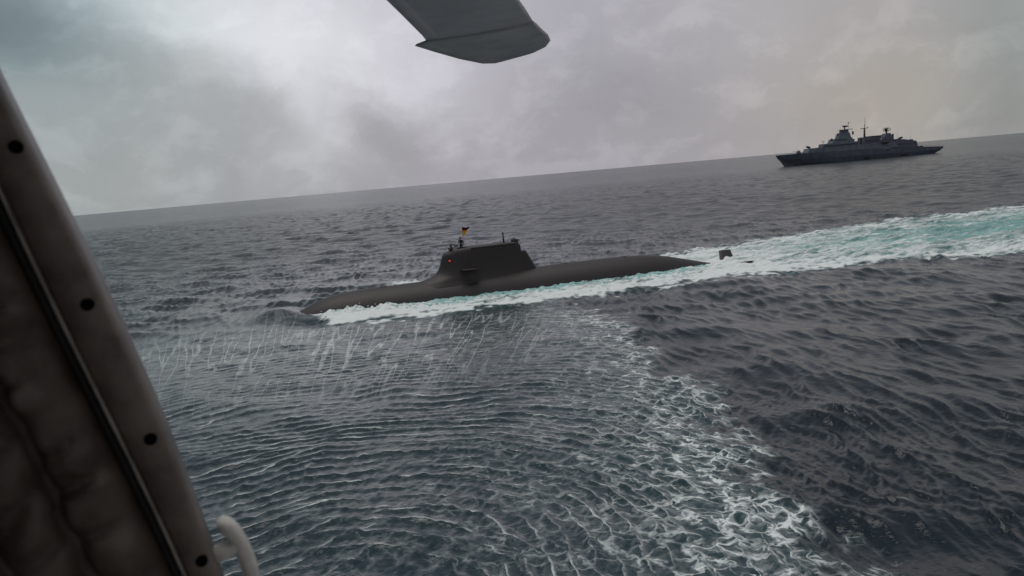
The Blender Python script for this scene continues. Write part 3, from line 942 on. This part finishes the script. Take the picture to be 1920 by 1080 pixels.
def build_person():
    J = {  # x towards the bow is negative; feet at z = 0, height 1.80
        'pelvis': ((0, 0, 0.95), (0.15, 0.12)), 'belly': ((0, 0, 1.10), (0.175, 0.15)), 'chest': ((-0.02, 0, 1.32), (0.19, 0.16)), 'collar': ((-0.02, 0, 1.47), (0.12, 0.09)),
        'neck': ((-0.03, 0, 1.53), 0.058), 'jaw': ((-0.05, 0, 1.60), (0.07, 0.075)), 'skull': ((-0.04, 0, 1.68), (0.080, 0.095)), 'crown': ((-0.03, 0, 1.755), (0.05, 0.06))}
    E = [('pelvis', 'belly'), ('belly', 'chest'), ('chest', 'collar'), ('collar', 'neck'), ('neck', 'jaw'), ('jaw', 'skull'), ('skull', 'crown')]
    for k, s in (('l', 1), ('r', -1)):
        J.update({'hip' + k: ((0, s * 0.10, 0.88), 0.095), 'thigh' + k: ((-0.01, s * 0.11, 0.68), 0.082), 'knee' + k: ((-0.02, s * 0.115, 0.48), 0.062), 'calf' + k: ((0.0, s * 0.115, 0.32), 0.058), 'ankle' + k: ((0.01, s * 0.115, 0.08), 0.042), 'toe' + k: ((-0.17, s * 0.13, 0.035), (0.04, 0.03)),
                  'sh' + k: ((-0.01, s * 0.20, 1.42), 0.072), 'up' + k: ((-0.03, s * 0.25, 1.27), 0.058), 'el' + k: ((-0.06, s * 0.27, 1.14), 0.050), 'fo' + k: ((-0.22, s * 0.25, 1.10), 0.043), 'wr' + k: ((-0.33, s * 0.22, 1.10), 0.030), 'palm' + k: ((-0.40, s * 0.21, 1.095), (0.040, 0.020))})
        E += [('pelvis', 'hip' + k), ('hip' + k, 'thigh' + k), ('thigh' + k, 'knee' + k), ('knee' + k, 'calf' + k), ('calf' + k, 'ankle' + k), ('ankle' + k, 'toe' + k),
              ('collar', 'sh' + k), ('sh' + k, 'up' + k), ('up' + k, 'el' + k), ('el' + k, 'fo' + k), ('fo' + k, 'wr' + k), ('wr' + k, 'palm' + k)]
        for f, (dy, ln) in enumerate(((-0.030, 0.07), (-0.010, 0.082), (0.010, 0.078), (0.028, 0.06))):
            a, b = 'f%d%s' % (f, k), 'g%d%s' % (f, k)
            J[a] = ((-0.40 - ln * 0.6, s * 0.21 + s * dy, 1.085), 0.0095); J[b] = ((-0.40 - ln, s * 0.21 + s * dy, 1.055), 0.008)
            E += [('palm' + k, a), (a, b)]
        J['t' + k] = ((-0.40, s * 0.165, 1.085), 0.011); J['u' + k] = ((-0.43, s * 0.150, 1.075), 0.009)
        E += [('palm' + k, 't' + k), ('t' + k, 'u' + k)]
    me = skin_mesh('body', J, E, 'pelvis')
    jacket = paint('navy_jacket', (0.014, 0.015, 0.022), 0.8, 0.2, 8)
    skin = paint('skin', (0.42, 0.25, 0.18), 0.55, 0.08, 10)
    boots = paint('boots', (0.01, 0.01, 0.01), 0.5)
    for mt in (jacket, skin, boots):
        me.materials.append(mt)
    for p in me.polygons:
        c = p.center
        p.material_index = 1 if (c.z > 1.535 or (c.x < -0.345 and c.z < 1.3 and c.z > 1.0)) else 2 if c.z < 0.14 else 0
    return me


pp = SUB_BOW + AX * 17.72 + Vector((0, 0, 4.85))
person = empty('person', pp, SUB_RZ + rad(55), 'person in dark jacket and cap standing in the submarine bridge beside the flag', 'person')
body = link('body', build_person(), None, person)
face = MB()
hm = paint('dark_cap', (0.012, 0.012, 0.016), 0.8)
cap = MB().lathe([(0.098, 1.695), (0.108, 1.73), (0.104, 1.78), (0.07, 1.815), (0.01, 1.825)], (-0.035, 0, 0), 16)
cap.box(-0.215, -0.10, -0.07, 0.07, 1.695, 1.712, (0.03, 0, 0.02))
cap.build('cap', hm, person, smooth=False)
MB().lathe([(0.005, -0.012), (0.012, 0.0), (0.005, 0.012)], (-0.145, 0, 1.645), 8, 'x').build('nose', body.data.materials[1], person, smooth=True)
for s_ in (-1, 1):
    MB().lathe([(0.003, -0.006), (0.010, 0), (0.003, 0.006)], (-0.128, s_ * 0.032, 1.672), 8, 'x').build('eye', hm, person)
    MB().lathe([(0.004, -0.012), (0.028, 0), (0.004, 0.012)], (-0.035, s_ * 0.098, 1.655), 8, 'y').build('ear', body.data.materials[1], person)
MB().box(-0.132, -0.118, -0.025, 0.025, 1.605, 1.613).build('mouth', paint('lips', (0.30, 0.12, 0.10), 0.5), person)


# ------------------------------------------------------------------ frigate
GREY = paint('frigate_grey', (0.092, 0.106, 0.138), 0.55, 0.12, 0.25)
GREYD = paint('frigate_deck_grey', (0.045, 0.052, 0.064), 0.7, 0.12, 0.4)
BLACK = paint('soot_black', (0.012, 0.012, 0.014), 0.6)
BUFF = paint('exhaust_stained_mast', (0.10, 0.062, 0.035), 0.7, 0.2, 0.6)
FR_BOW = Vector((253.8, 724.9, 0.0)); FR_RZ = rad(2.46)
fr = empty('frigate', FR_BOW, FR_RZ, 'grey naval frigate with tall masts and radars steaming on the horizon', 'frigate')
fr.scale = (0.975, 1, 1)
# hull
st = [(-8.1, 0.25, 10.2, 10.0), (-6.5, 1.2, 10.2, 7.4), (-4, 2.2, 10.2, 4.6), (0, 3.7, 10.2, -0.6), (6, 5.2, 10.2, -2), (14, 6.7, 10.2, -3), (26, 7.8, 10.0, -3.5), (45, 8.3, 9.6, -4), (75, 8.4, 9.0, -4), (100, 8.3, 8.0, -4), (122, 8.0, 6.9, -3.5), (138, 7.4, 6.0, -2.0), (144, 7.0, 5.7, 0.6), (146.7, 6.9, 5.6, 3.0)]
rings = []
for x, bd, zd, zk in st:
    bw = bd * interp(x, [-8.1, 0, 20, 45, 130, 147], [0.1, 0.12, 0.62, 0.9, 0.92, 0.9])
    zk_ = min(zk, zd - 0.15)
    zm = max(zk_ + 0.02, zk_ + (zd - zk_) * 0.62)
    bm_ = bw + (bd - bw) * 0.62
    rings.append([(x, -bd, zd), (x, -bm_, zm), (x, -bw * 0.9, (zk_ + zm) / 2), (x, -0.05, zk_), (x, 0.05, zk_), (x, bw * 0.9, (zk_ + zm) / 2), (x, bm_, zm), (x, bd, zd)])
hull = MB().loft(rings).build('hull', GREY, fr)
MB().loft([[(x, -bd * 0.97, zd + 0.06), (x, -bd * 0.97, zd - 0.1), (x, bd * 0.97, zd - 0.1), (x, bd * 0.97, zd + 0.06)] for x, bd, zd, _ in st[1:]]).build('deck', GREYD, fr)
B = lambda *a, **k: MB().box(*a, **k)
B(19.5, 37, -6.6, 6.6, 9.9, 13.9, top=(2.2, 0, 0.7)).build('forward_deckhouse', GREY, fr)
B(34, 66.5, -7.7, 7.7, 9.3, 14.4, top=(1.0, 0.6, 0.9)).build('midship_deckhouse', GREY, fr)
B(35.4, 66, -6.6, 6.6, 14.4, 16.8, top=(0.3, 1.0, 0.5)).build('bridge_deck', GREY, fr)
brg = B(43.2, 63.4, -6.0, 6.0, 16.8, 20.5, top=(2.6, 1.6, 0.8)).build('bridge_house', GREY, fr)
for k in range(9):
    y0 = -4.9 + k * 1.12
    MB().box(44.55, 44.75, y0, y0 + 0.85, 18.6, 19.5).build('bridge_window', BLACK, brg)
for k in range(7):
    x0 = 46.2 + k * 1.5
    MB().box(x0, x0 + 1.1, -5.66, -5.5, 18.6, 19.4).build('bridge_window', BLACK, brg)
B(33.8, 66.2, -7.15, -6.65, 14.45, 15.3).build('bulwark', GREYD, fr)
B(36, 64, -7.0, -6.75, 12.4, 12.75).build('rubbing_strake', GREYD, fr)
tw = B(49.9, 61.6, -3.9, 3.9, 20.5, 25.1, top=(1.6, 0.8, 1.0)).build('forward_tower', GREY, fr)
B(53.2, 60.3, -2.4, 2.4, 25.1, 27.8, top=(0.5, 0.4, 0.4)).build('tower_head', GREY, tw)
MB().box(52.4, 61.2, -2.9, 2.9, 27.7, 28.0).build('tower_gallery', GREYD, tw)
ra = empty('air_search_radar', (57.6, 0, 28.0)); ra.parent = fr
bpy.data.objects.remove(ra)
MB().tube([(57.6, 0, 27.9), (57.6, 0, 30.3)], 0.55, 8).build('radar_pedestal', GREY, fr)
MB().prism([(55.2, 30.2), (56.2, 30.1), (59.0, 30.1), (60.3, 30.5), (60.3, 31.3), (55.2, 31.5)], -1.6, -0.6).tube([(57.6, -0.9, 30.5), (57.6, 0.2, 30.2)], 0.35, 6).build('radar_antenna', BLACK, fr)
MB().tube([(52.9, 0, 27.3), (59, 0, 27.9), (65.0, 0, 28.0)], 0.28, 6).tube([(60.9, 0, 27.9), (61.3, 0, 33.2)], 0.13, 6).build('signal_yard', GREYD, fr)
MB().lathe([(0.1, 33.0), (0.55, 33.3), (0.55, 33.9), (0.1, 34.2)], (61.3, 0, 0), 8).build('masthead_dome', GREYD, fr)
MB().tube([(59, -5, 27.9), (59, 5, 27.9)], 0.2, 6).tube([(55, -4, 27.9), (55, 4, 27.9)], 0.2, 6).build('cross_yard', GREYD, fr)


def director(x, z0, z1, r):
    MB().tube([(x + 0.2, 0, z0), (x + 0.2, 0, z1 - r)], r * 0.55, 8).build('director_pedestal', GREY, fr)
    MB().lathe([(0.1, -0.5 * r), (r * 0.8, -0.3 * r), (r, 0.1 * r), (r * 0.7, 0.5 * r), (0.1, 0.6 * r)], (x, 0, z1 - r * 0.7), 12, 'x').build('fire_director', GREYD, fr)


director(45.0, 16.8, 21.0, 1.1)
director(50.8, 21.0, 24.9, 1.3)
director(102.8, 15.2, 20.4, 1.3)
MB().tube([(37.6, 0, 16.8), (36.2, 0, 19.6)], 0.18, 6).tube([(36.2, 0, 19.6), (39.0, 0, 18.6)], 0.14, 6).build('signal_derrick', GREYD, fr)
for x_, z_, h_ in ((40.5, 16.8, 5.0), (47.5, 20.5, 4.5), (63.0, 16.8, 6.5), (70.5, 13.6, 5.5), (90.0, 15.0, 6.0), (105.5, 15.3, 6.0), (118.0, 13.0, 5.0)):
    MB().tube([(x_, -2.5, z_ - 0.4), (x_ + 0.3, -2.6, z_ + h_)], [0.13, 0.06], 5).build('whip_aerial', GREYD, fr)
for x_, y_, z_, r_ in ((64.2, -3.5, 18.2, 0.9), (54.5, -3.2, 26.4, 0.7), (99.8, -2.6, 18.8, 0.8), (91.5, -3.0, 18.6, 0.7)):
    MB().lathe([(0.1, -r_), (r_ * 0.75, -r_ * 0.7), (r_, 0), (r_ * 0.75, r_ * 0.7), (0.1, r_)], (x_, y_, z_), 10).tube([(x_, y_, z_ - 2.6), (x_, y_, z_ - r_ * 0.5)], 0.25, 5).build('radome', GREY, fr)
# gun and launchers
gun = MB().lathe([(1.9, 10.15), (1.95, 10.9), (1.7, 12.1), (1.1, 12.9), (0.1, 13.1)], (13.6, 0, 0), 14).build('gun_turret', GREY, fr)
MB().tube([(12.2, 0, 11.9), (7.6, 0, 12.8)], [0.16, 0.10], 8).build('gun_barrel', GREYD, gun)


def launcher(x, z, tilt):
    p = MB().tube([(x, 0, z), (x, 0, z + 1.1)], 0.5, 8).build('launcher_pedestal', GREY, fr)
    q = MB().box(-1.7, 1.7, -1.2, 1.2, -0.75, 0.75, top=(0.15, 0.15, 0.1)).build('launcher_box', GREYD, fr)
    q.location = (x, 0, z + 1.5); q.rotation_euler = (0, rad(tilt), 0)


launcher(22.9, 13.6, 20)
launcher(110.0, 14.7, -20)
# launch tubes between bridge and funnel
for k in range(4):
    MB().tube([(66.4 + 0.2 * k, -3 + 2 * k, 14.2), (69.2 + 0.2 * k, -3 + 2 * k, 16.6)], 0.5, 8).build('launch_tube', GREYD, fr)
B(66, 106, -7.5, 7.5, 8.5, 13.5, top=(0.4, 0.6, 0.9)).build('after_deckhouse', GREY, fr)
for y0 in (-6.2, 1.6):
    f_ = MB().loft([[(x0, y0, z), (x1, y0, z), (x1, y0 + 4.6, z), (x0, y0 + 4.6, z)] for z, x0, x1 in ((13.3, 72.4, 87.2), (17.5, 72.6, 87.8), (19.7, 72.7, 88.6))]).build('funnel', GREY, fr)
    MB().box(79.0, 89.7, y0 - 0.15, y0 + 4.75, 19.5, 20.2).build('funnel_cap', BLACK, f_)
    for k in range(4):
        MB().box(74.2 + 3.2 * k, 76.2 + 3.2 * k, y0 - 0.08, y0 + 0.1, 15.2, 16.6).build('louvre', GREYD, f_)
MB().tube([(76.0, 0, 13.4), (76.1, 0, 20.2), (76.2, 0, 27.4)], [1.1, 0.95, 0.7], 8).build('main_mast', BUFF, fr)
MB().tube([(72.6, 0, 27.3), (79.8, 0, 27.8)], 0.30, 6).tube([(76.2, -4.2, 27.6), (76.2, 4.2, 27.6)], 0.24, 6).tube([(72.7, 0, 27.3), (72.7, 0, 28.3)], 0.14, 5).tube([(79.7, 0, 27.8), (79.7, 0, 29.0)], 0.18, 5).build('mast_yard', GREYD, fr)
MB().tube([(76.3, 0, 27.4), (76.8, 0, 31.5), (77.0, 0, 37.0)], [0.32, 0.22, 0.10], 6).tube([(75.4, 0, 30.2), (78.3, 0, 30.2)], 0.12, 5).build('topmast', GREYD, fr)
MB().prism([(86.5, 13.4), (88.2, 14.8), (92.6, 17.5), (95.0, 21.5), (98.8, 21.5), (101.8, 16.6), (103.5, 13.4)], -3.4, 3.4).build('after_tower', GREY, fr)
MB().tube([(96.9, 0, 21.3), (96.9, 0, 23.6)], 0.75, 8).build('radar_pedestal', BUFF, fr)
# long range radar: a curved lattice reflector with a feed arm
lr = MB()
for k in range(7):                      # horizontal bars of the reflector
    z_ = 23.2 + k * 0.55
    hw = 4.1 * math.sqrt(max(0.05, 1 - ((z_ - 24.7) / 2.15) ** 2))
    lr.tube([(96.6 - hw, -0.6 - 0.05 * hw * hw, z_), (96.6 - hw / 2, -0.6 - 0.012 * hw * hw, z_), (96.6, -0.6, z_), (96.6 + hw / 2, -0.6 - 0.012 * hw * hw, z_), (96.6 + hw, -0.6 - 0.05 * hw * hw, z_)], 0.10, 5)
for x_ in (-3.2, -1.6, 0, 1.6, 3.2):
    hz = 2.0 * math.sqrt(max(0.05, 1 - (x_ / 4.2) ** 2))
    lr.tube([(96.6 + x_, -0.55 - 0.05 * x_ * x_, 24.7 - hz), (96.6 + x_, -0.55 - 0.05 * x_ * x_, 24.7 + hz)], 0.14, 5)
lr.box(95.4, 97.8, -0.5, 0.3, 23.2, 25.8)
lr.tube([(96.8, -0.5, 23.1), (96.0, -3.0, 23.6)], 0.25, 6)
lr.build('search_radar', BLACK, fr)
hg = MB().prism([(103, 8.0), (103, 15.6), (110, 14.8), (121.2, 12.6), (122.6, 7.0)], -7.2, 7.2).build('hangar', GREY, fr)
MB().box(103.2, 121.0, -7.45, -7.2, 10.6, 10.85).build('hangar_strake', GREYD, hg)
for y0 in (-5.6, 0.8):
    d_ = MB().box(122.05, 122.4, y0, y0 + 4.8, 7.0, 11.0).build('hangar_door', GREYD, hg)
B(104, 118, -7.0, -6.7, 13.3, 14.2).build('hangar_bulwark', GREYD, fr)
for x0 in (123.2, 126.0):
    B(x0, x0 + 2.0, -6.2, -4.4, 6.6, 7.6).build('deck_locker', GREYD, fr)
for x0, x1, z0, z1 in ((71.5, 77, 0.4, 2.2), (92.2, 94.6, 6.0, 7.4), (107.5, 112, 0.3, 1.7)):
    yy = -interp((x0 + x1) / 2, [45, 75, 100, 122], [8.3, 8.4, 8.3, 8.0])
    MB().box(x0, x1, yy * 0.985 - 0.05, yy * 0.9, z0, z1).build('hull_opening', BLACK, fr)
# boat in its davits
MB().loft([[(x, -7.9 - w, 13.6), (x, -7.9 - w * 0.6, 12.6), (x, -7.9 + w * 0.6, 12.6), (x, -7.9 + w, 13.6)] for x, w in ((88.0, 0.2), (89.2, 0.8), (92.5, 0.95), (94.5, 0.8))]).build('rescue_boat', BLACK, fr)
for x_ in (88.6, 94.0):
    MB().tube([(x_, -7.0, 12.6), (x_, -8.0, 15.2)], 0.14, 5).build('boat_davit', GREYD, fr)
# guard rails
for nm, x0, x1, z0, z1, yy0, yy1 in (('rail', -6, 19, 10.3, 10.3, 1.2, 7.2), ('rail', 123, 146, 7.0, 5.8, 8.0, 6.9)):
    for s_ in (-1, 1):
        rl = MB()
        for k in range(13):
            f = k / 12
            x, z, y = x0 + (x1 - x0) * f, z0 + (z1 - z0) * f, s_ * (yy0 + (yy1 - yy0) * math.sqrt(f) - 0.2)
            rl.tube([(x, y, z), (x, y, z + 1.0)], 0.04, 4)
            if k:
                rl.tube([pv, (x, y, z + 1.0)], 0.03, 4)
            pv = (x, y, z + 1.0)
        rl.build('guard_rail', GREYD, fr)
MB().tube([(-7.4, 0, 10.2), (-7.9, 0, 13.0)], 0.07, 5).build('jackstaff', GREYD, fr)
MB().tube([(145.6, 0, 5.6), (147.0, 0, 9.5)], 0.07, 5).build('ensign_staff', GREYD, fr)
sg = empty('signal_flag', FR_BOW + Vector((63.7 * math.cos(FR_RZ), 63.7 * math.sin(FR_RZ), 23.0)), FR_RZ, 'small reddish flag hoisted below the yard of the frigate', 'flag')
vs, fs = [], []
for i in range(9):
    for j in range(5):
        vs.append((-0.8 + 1.6 * i / 8, 0.15 * math.sin(i * 1.1), 2.9 * j / 4 - 0.1 * i / 8))
for i in range(8):
    for j in range(4):
        a = i * 5 + j; fs.append((a, a + 5, a + 6, a + 1))
cm = bpy.data.meshes.new('flag_cloth'); cm.from_pydata(vs, [], fs)
c_o = link('flag_cloth', cm, paint('faded_red_cloth', (0.16, 0.03, 0.03), 0.8), sg)
c_o.modifiers.new('cloth', 'SOLIDIFY').thickness = 0.02
MB().tube([(-0.85, 0, -3), (-0.85, 0, 4.9)], 0.03, 4).build('halyard', GREYD, sg)


# ------------------------------------------------------------------ helicopter the picture is taken from
NN = Vector((-0.35, 0.94, 0)).normalized()          # outwards through the open door
E1 = Vector((NN.y, -NN.x, 0))                       # to the right along the cabin side
DW = 0.8316                                          # door plane
heli = empty('helicopter', CAM + Vector((0, 0, -1.02)), math.atan2(E1.y, E1.x), 'helicopter cabin door frame with quilted padding and rotor blade overhead, nearest the camera', 'helicopter')


def H(e, n, z):                                      # cabin coordinates (z above the eye) -> helicopter's local frame
    return (e, n, z + 1.02)


FRAME = paint('frame_paint', (0.20, 0.165, 0.145), 0.40, 0.22, 18, 0.0006, 260)
QUILT = paint('quilted_cloth', (0.105, 0.080, 0.066), 0.30, 0.22, 22, 0.0012, 420)
TRIM = paint('trim_strip', (0.42, 0.39, 0.35), 0.45, 0.2, 30)
GAP = paint('gap_shade', (0.012, 0.012, 0.016), 0.6, 0.2, 60, 0.001, 500)
HOLE = paint('recess_shade', (0.004, 0.004, 0.004), 0.9, spec=0.1)  # flat black discs: the shade of screw recesses is put into the colour
SHELL = paint('cabin_lining', (0.66, 0.64, 0.60), 0.8, 0.15, 5)
OUTER = [(0.62, -0.285), (0.40, -0.228), (0.172, -0.168), (0.115, -0.152), (-0.004, -0.117), (-0.124, -0.085), (-0.229, -0.060), (-0.376, -0.033), (-0.487, -0.017), (-0.75, 0.018), (-1.0, 0.045)]
INNER = [(0.62, -0.322), (0.40, -0.264), (0.132, -0.190), (0.030, -0.165), (-0.076, -0.139), (-0.182, -0.110), (-0.297, -0.079), (-0.368, -0.062), (-0.467, -0.041), (-0.75, 0.000), (-1.0, 0.022)]


def edge(tab, z):
    zs_ = [q[0] for q in tab][::-1]; es = [q[1] for q in tab][::-1]
    return float(np.interp(z, zs_, es))


def smooth_edge(tab, z):
    return sum(edge(tab, z + d) for d in (-0.06, -0.03, 0, 0.03, 0.06)) / 5


zl = [0.62 - 1.62 * k / 110 for k in range(111)]
rings = []
for z in zl:
    o_e, i_e = smooth_edge(OUTER, z), smooth_edge(INNER, z)
    wdt = o_e - i_e
    pr = []
    # rounded, slightly domed inner face, then the outer edge running back through the skin
    for f, d in ((0.0, 0.010), (0.0, 0.003), (0.06, 0.000), (0.25, -0.0035), (0.5, -0.0045), (0.72, -0.003), (0.87, 0.001), (0.95, 0.006), (0.99, 0.013), (1.0, 0.022), (0.995, 0.05), (0.0, 0.05)):
        pr.append(H(i_e + wdt * f, DW + d, z))
    rings.append(pr)
frame = MB().loft(rings).build('door_frame', FRAME, heli, smooth=True)
try:
    frame.data.set_sharp_from_angle(angle=rad(50))
except Exception:
    pass
hole_me = MB().lathe([(0.0002, -0.0002), (0.0044, -0.0003), (0.0054, -0.0009), (0.0060, 0.0004), (0.0062, 0.0040)], n=20, axis='y').mesh('screw_recess_disc')
for z, e in ((0.345, -0.228), (0.204, -0.187), (0.063, -0.1475), (-0.084, -0.1115), (-0.221, -0.0765), (-0.354, -0.0475), (-0.49, -0.022)):
    h_ = link('screw_recess_disc', hole_me, HOLE, frame, smooth=True)
    h_.location = H(e, DW - 0.0052, z)
# strip coloured dark for the shaded gap, and bright trim strip between frame and padding
rings, rings2 = [], []
for z in zl:
    i_e = smooth_edge(INNER, z)
    rings.append([H(i_e - 0.0005, DW + 0.006, z), H(i_e - 0.0005, DW - 0.001, z), H(i_e - 0.0022, DW - 0.0035, z), H(i_e - 0.0042, DW - 0.001, z), H(i_e - 0.0042, DW + 0.006, z)])
    rings2.append([H(i_e - 0.0045, DW + 0.010, z), H(i_e - 0.0045, DW + 0.004, z), H(i_e - 0.0085, DW + 0.002, z), H(i_e - 0.0125, DW + 0.001, z), H(i_e - 0.0135, DW + 0.010, z)])
MB().loft(rings).build('trim_strip', TRIM, heli, smooth=True)
MB().loft(rings2).build('gap_strip', GAP, heli, smooth=True)


def build_quilt():
    tl = wave_tile(256, 0.8, 0.035, 0.20, 1.3, None, 0, 31)
    wr = wave_tile(256, 0.9, 0.02, 0.13, 1.0, (0.25, 1.0), 6.0, 33)
    Zs = np.arange(0.62, -1.0, -0.0045)
    Wd = np.concatenate([np.arange(0, 0.03, 0.0015), np.arange(0.03, 0.30, 0.0042), np.arange(0.30, 0.72, 0.012)])
    Zg, Wg = np.meshgrid(Zs, Wd, indexing='ij')
    base = np.array([smooth_edge(INNER, z) for z in Zs])[:, None] - 0.0128
    ww = Wg + 0.0018 * sample(tl, Zg * 1.0, Wg * 0 + 0.3)[0] * sstep(0.02, 0.06, Wg)
    seam0, pitch = 0.052, 0.050
    ph = ((ww - seam0) / pitch)
    dist = np.abs(ph - np.round(ph)) * pitch
    dist = np.where(ww < seam0, seam0 - ww, dist)
    puff = 0.022 * (1 - np.exp(-dist / 0.010))
    border = 1 - np.exp(-Wg / 0.006)
    w2 = sample(wr, Wg * 2.0, Zg * 2.0 + 0.3)[0]
    w3 = sample(tl, Wg, Zg)[0]
    ci = np.maximum(np.floor(ph), -1)
    # gathered folds running across each channel
    fz = Zg / 0.040 + ci * 0.37 + 0.35 * sample(tl, Zg * 0.25 + 0.11 * ci, Wg * 0.4)[0] + (ww - seam0) * 1.5
    fr_ = fz - np.floor(fz)
    fold = np.where(fr_ < 0.78, np.sin(fr_ / 0.78 * np.pi / 2) ** 0.9, np.cos((fr_ - 0.78) / 0.22 * np.pi / 2) ** 1.2)   # soft roll with a sharp tuck
    crease = 0.0170 * fold * np.clip(0.75 + 0.35 * w3, 0.15, 1.4) + 0.0004 * w2 + 0.0012 * w3
    n_ = DW + 0.006 - 0.62 * np.maximum(Wg - 0.004, 0) - border * (puff + crease * np.clip(dist / 0.008, 0.15, 1) + 0.004)
    E_ = base - Wg
    co = np.stack([E_, n_, Zg + 1.02], -1).reshape(-1, 3)
    r, c = Zg.shape
    i = np.arange(r - 1)[:, None] * c; j = np.arange(c - 1)[None, :]
    q = np.stack([i + j, i + c + j, i + c + j + 1, i + j + 1], -1).reshape(-1, 4)
    me = bpy.data.meshes.new('quilted_padding'); me.from_pydata(co.tolist(), [], q.tolist())
    return me


qo = link('quilted_padding', build_quilt(), QUILT, heli)
# handle outside the frame: curved flat grip on a round post
GRIP = paint('grip_grey', (0.80, 0.78, 0.74), 0.5, 0.12, 40)


def onp(px, py, off):
    d = ray(px, py)
    p = d * ((DW + off) / d.dot(NN))
    return Vector(H(p.dot(E1), p.dot(NN), p.z))


arc = [(409, 986), (417, 983), (427, 987), (438, 998), (449, 1015), (459, 1036), (467, 1060), (472, 1084), (474, 1112), (473, 1140)]
pts = [onp(x, y, 0.045) for x, y in arc]
rings = []
for i, p in enumerate(pts):
    tg = (pts[min(i + 1, len(pts) - 1)] - pts[max(i - 1, 0)]).normalized()
    side = tg.cross(Vector((0, 1, 0))).normalized()
    dep = side.cross(tg).normalized()
    a, b = (0.0085, 0.015) if 0 < i < len(pts) - 1 else (0.0060, 0.010)
    rings.append([p + side * (a * math.cos(q) * abs(math.cos(q)) ** -0.35 if abs(math.cos(q)) > 1e-3 else 0) + dep * (b * math.sin(q)) for q in [2 * math.pi * k / 16 for k in range(16)]])
hd = MB().loft(rings).build('handle', GRIP, heli, smooth=True)
MB().tube([onp(384, 1051, 0.030), onp(420, 1034, 0.034), onp(452, 1018, 0.042)], [0.0090, 0.0086, 0.0082], 14).build('handle_post', GRIP, hd, smooth=True)
MB().tube([onp(388, 1042, 0.028), onp(421, 1015, 0.040)], [0.0030, 0.0022], 8).build('handle_brace', GRIP, hd, smooth=True)

# unseen cabin shell added to shade the inside: roof, floor, ends, outer skin, and the opposite side with a door opening sized for the light
def cab(name, e0, e1_, n0, n1, z0, z1):
    return MB().box(e0, e1_, n0, n1, z0 + 1.02, z1 + 1.02).build(name, SHELL, heli)


cab('roof', -1.3, 3.4, -1.25, 0.835, 0.62, 0.70)
cab('floor', -1.3, 3.4, -1.25, 0.84, -1.06, -1.0)
cab('bulkhead', -1.36, -1.30, -1.25, 0.90, -1.06, 0.70)
cab('forward_bulkhead', 3.4, 3.46, -1.25, 0.90, -1.06, 0.70)
cab('outer_skin', -1.30, -0.34, 0.862, 0.90, -1.0, 0.62)
cab('opposite_wall', -1.30, -0.60, -1.31, -1.25, -1.06, 0.70)
cab('opposite_wall', 2.10, 3.40, -1.31, -1.25, -1.06, 0.70)
cab('opposite_sill', -0.60, 2.10, -1.31, -1.25, -1.06, -0.85)

# rotor blade with its swept paddle tip, at rest
BLADE = paint('blade_grey', (0.66, 0.61, 0.66), 0.35, 0.08, 3)
BLADET = paint('blade_tip_grey', (0.56, 0.52, 0.56), 0.35, 0.1, 5)


def blade(stations, mat, name, parent):
    rg = []
    for (lx, ly), (rx, ry), th in stations:
        l = Vector((lx, ly, 0.8)); r = Vector((rx, ry, 0.8 + 0.14 * (rx - lx)))
        ring = []
        for u, t_ in ((0, 0), (0.03, .5), (0.12, .9), (0.3, 1), (0.6, .75), (0.85, .3), (1, 0.03), (0.85, -.2), (0.6, -.35), (0.3, -.45), (0.12, -.4), (0.03, -.25)):
            p = r.lerp(l, u)
            ring.append(p + Vector((0, 0, t_ * th)))
        rg.append(ring)
    R_inv = Matrix((E1, NN, Vector((0, 0, 1))))
    mbb = MB().loft([[tuple(R_inv @ p + Vector((0, 0, 1.02))) for p in ring] for ring in rg])
    return mbb.build(name, mat, parent, smooth=True)


bl = blade([((-0.92, -0.45), (-0.60, -0.47), 0.06), ((-0.86, 0.4), (-0.42, 0.38), 0.045), ((-0.46, 3.3), (0.02, 3.28), 0.038), ((-0.415, 3.9), (0.105, 3.86), 0.037), ((-0.37, 4.55), (0.20, 4.45), 0.036), ((-0.365, 4.70), (0.255, 4.85), 0.034)], BLADE, 'rotor_blade', heli)
blade([((-0.365, 4.702), (0.255, 4.852), 0.036), ((-0.43, 4.80), (0.29, 5.05), 0.036), ((-0.445, 4.86), (0.335, 5.30), 0.034), ((-0.36, 5.12), (0.385, 5.50), 0.030), ((-0.22, 5.52), (0.41, 5.64), 0.022), ((-0.07, 5.84), (0.38, 5.74), 0.012), ((0.02, 5.88), (0.30, 5.79), 0.005)], BLADET, 'blade_tip', bl)
hub = Matrix((E1, NN, Vector((0, 0, 1)))) @ Vector((-0.80, -0.75, 0.8))
MB().tube([(hub.x, hub.y, 0.70 + 1.02), (hub.x, hub.y, 0.92 + 1.02)], 0.12, 14).lathe([(0.05, 0.72), (0.34, 0.74), (0.36, 0.84), (0.05, 0.88)], (hub.x, hub.y, 1.02), 18).build('rotor_hub', DARK, heli)
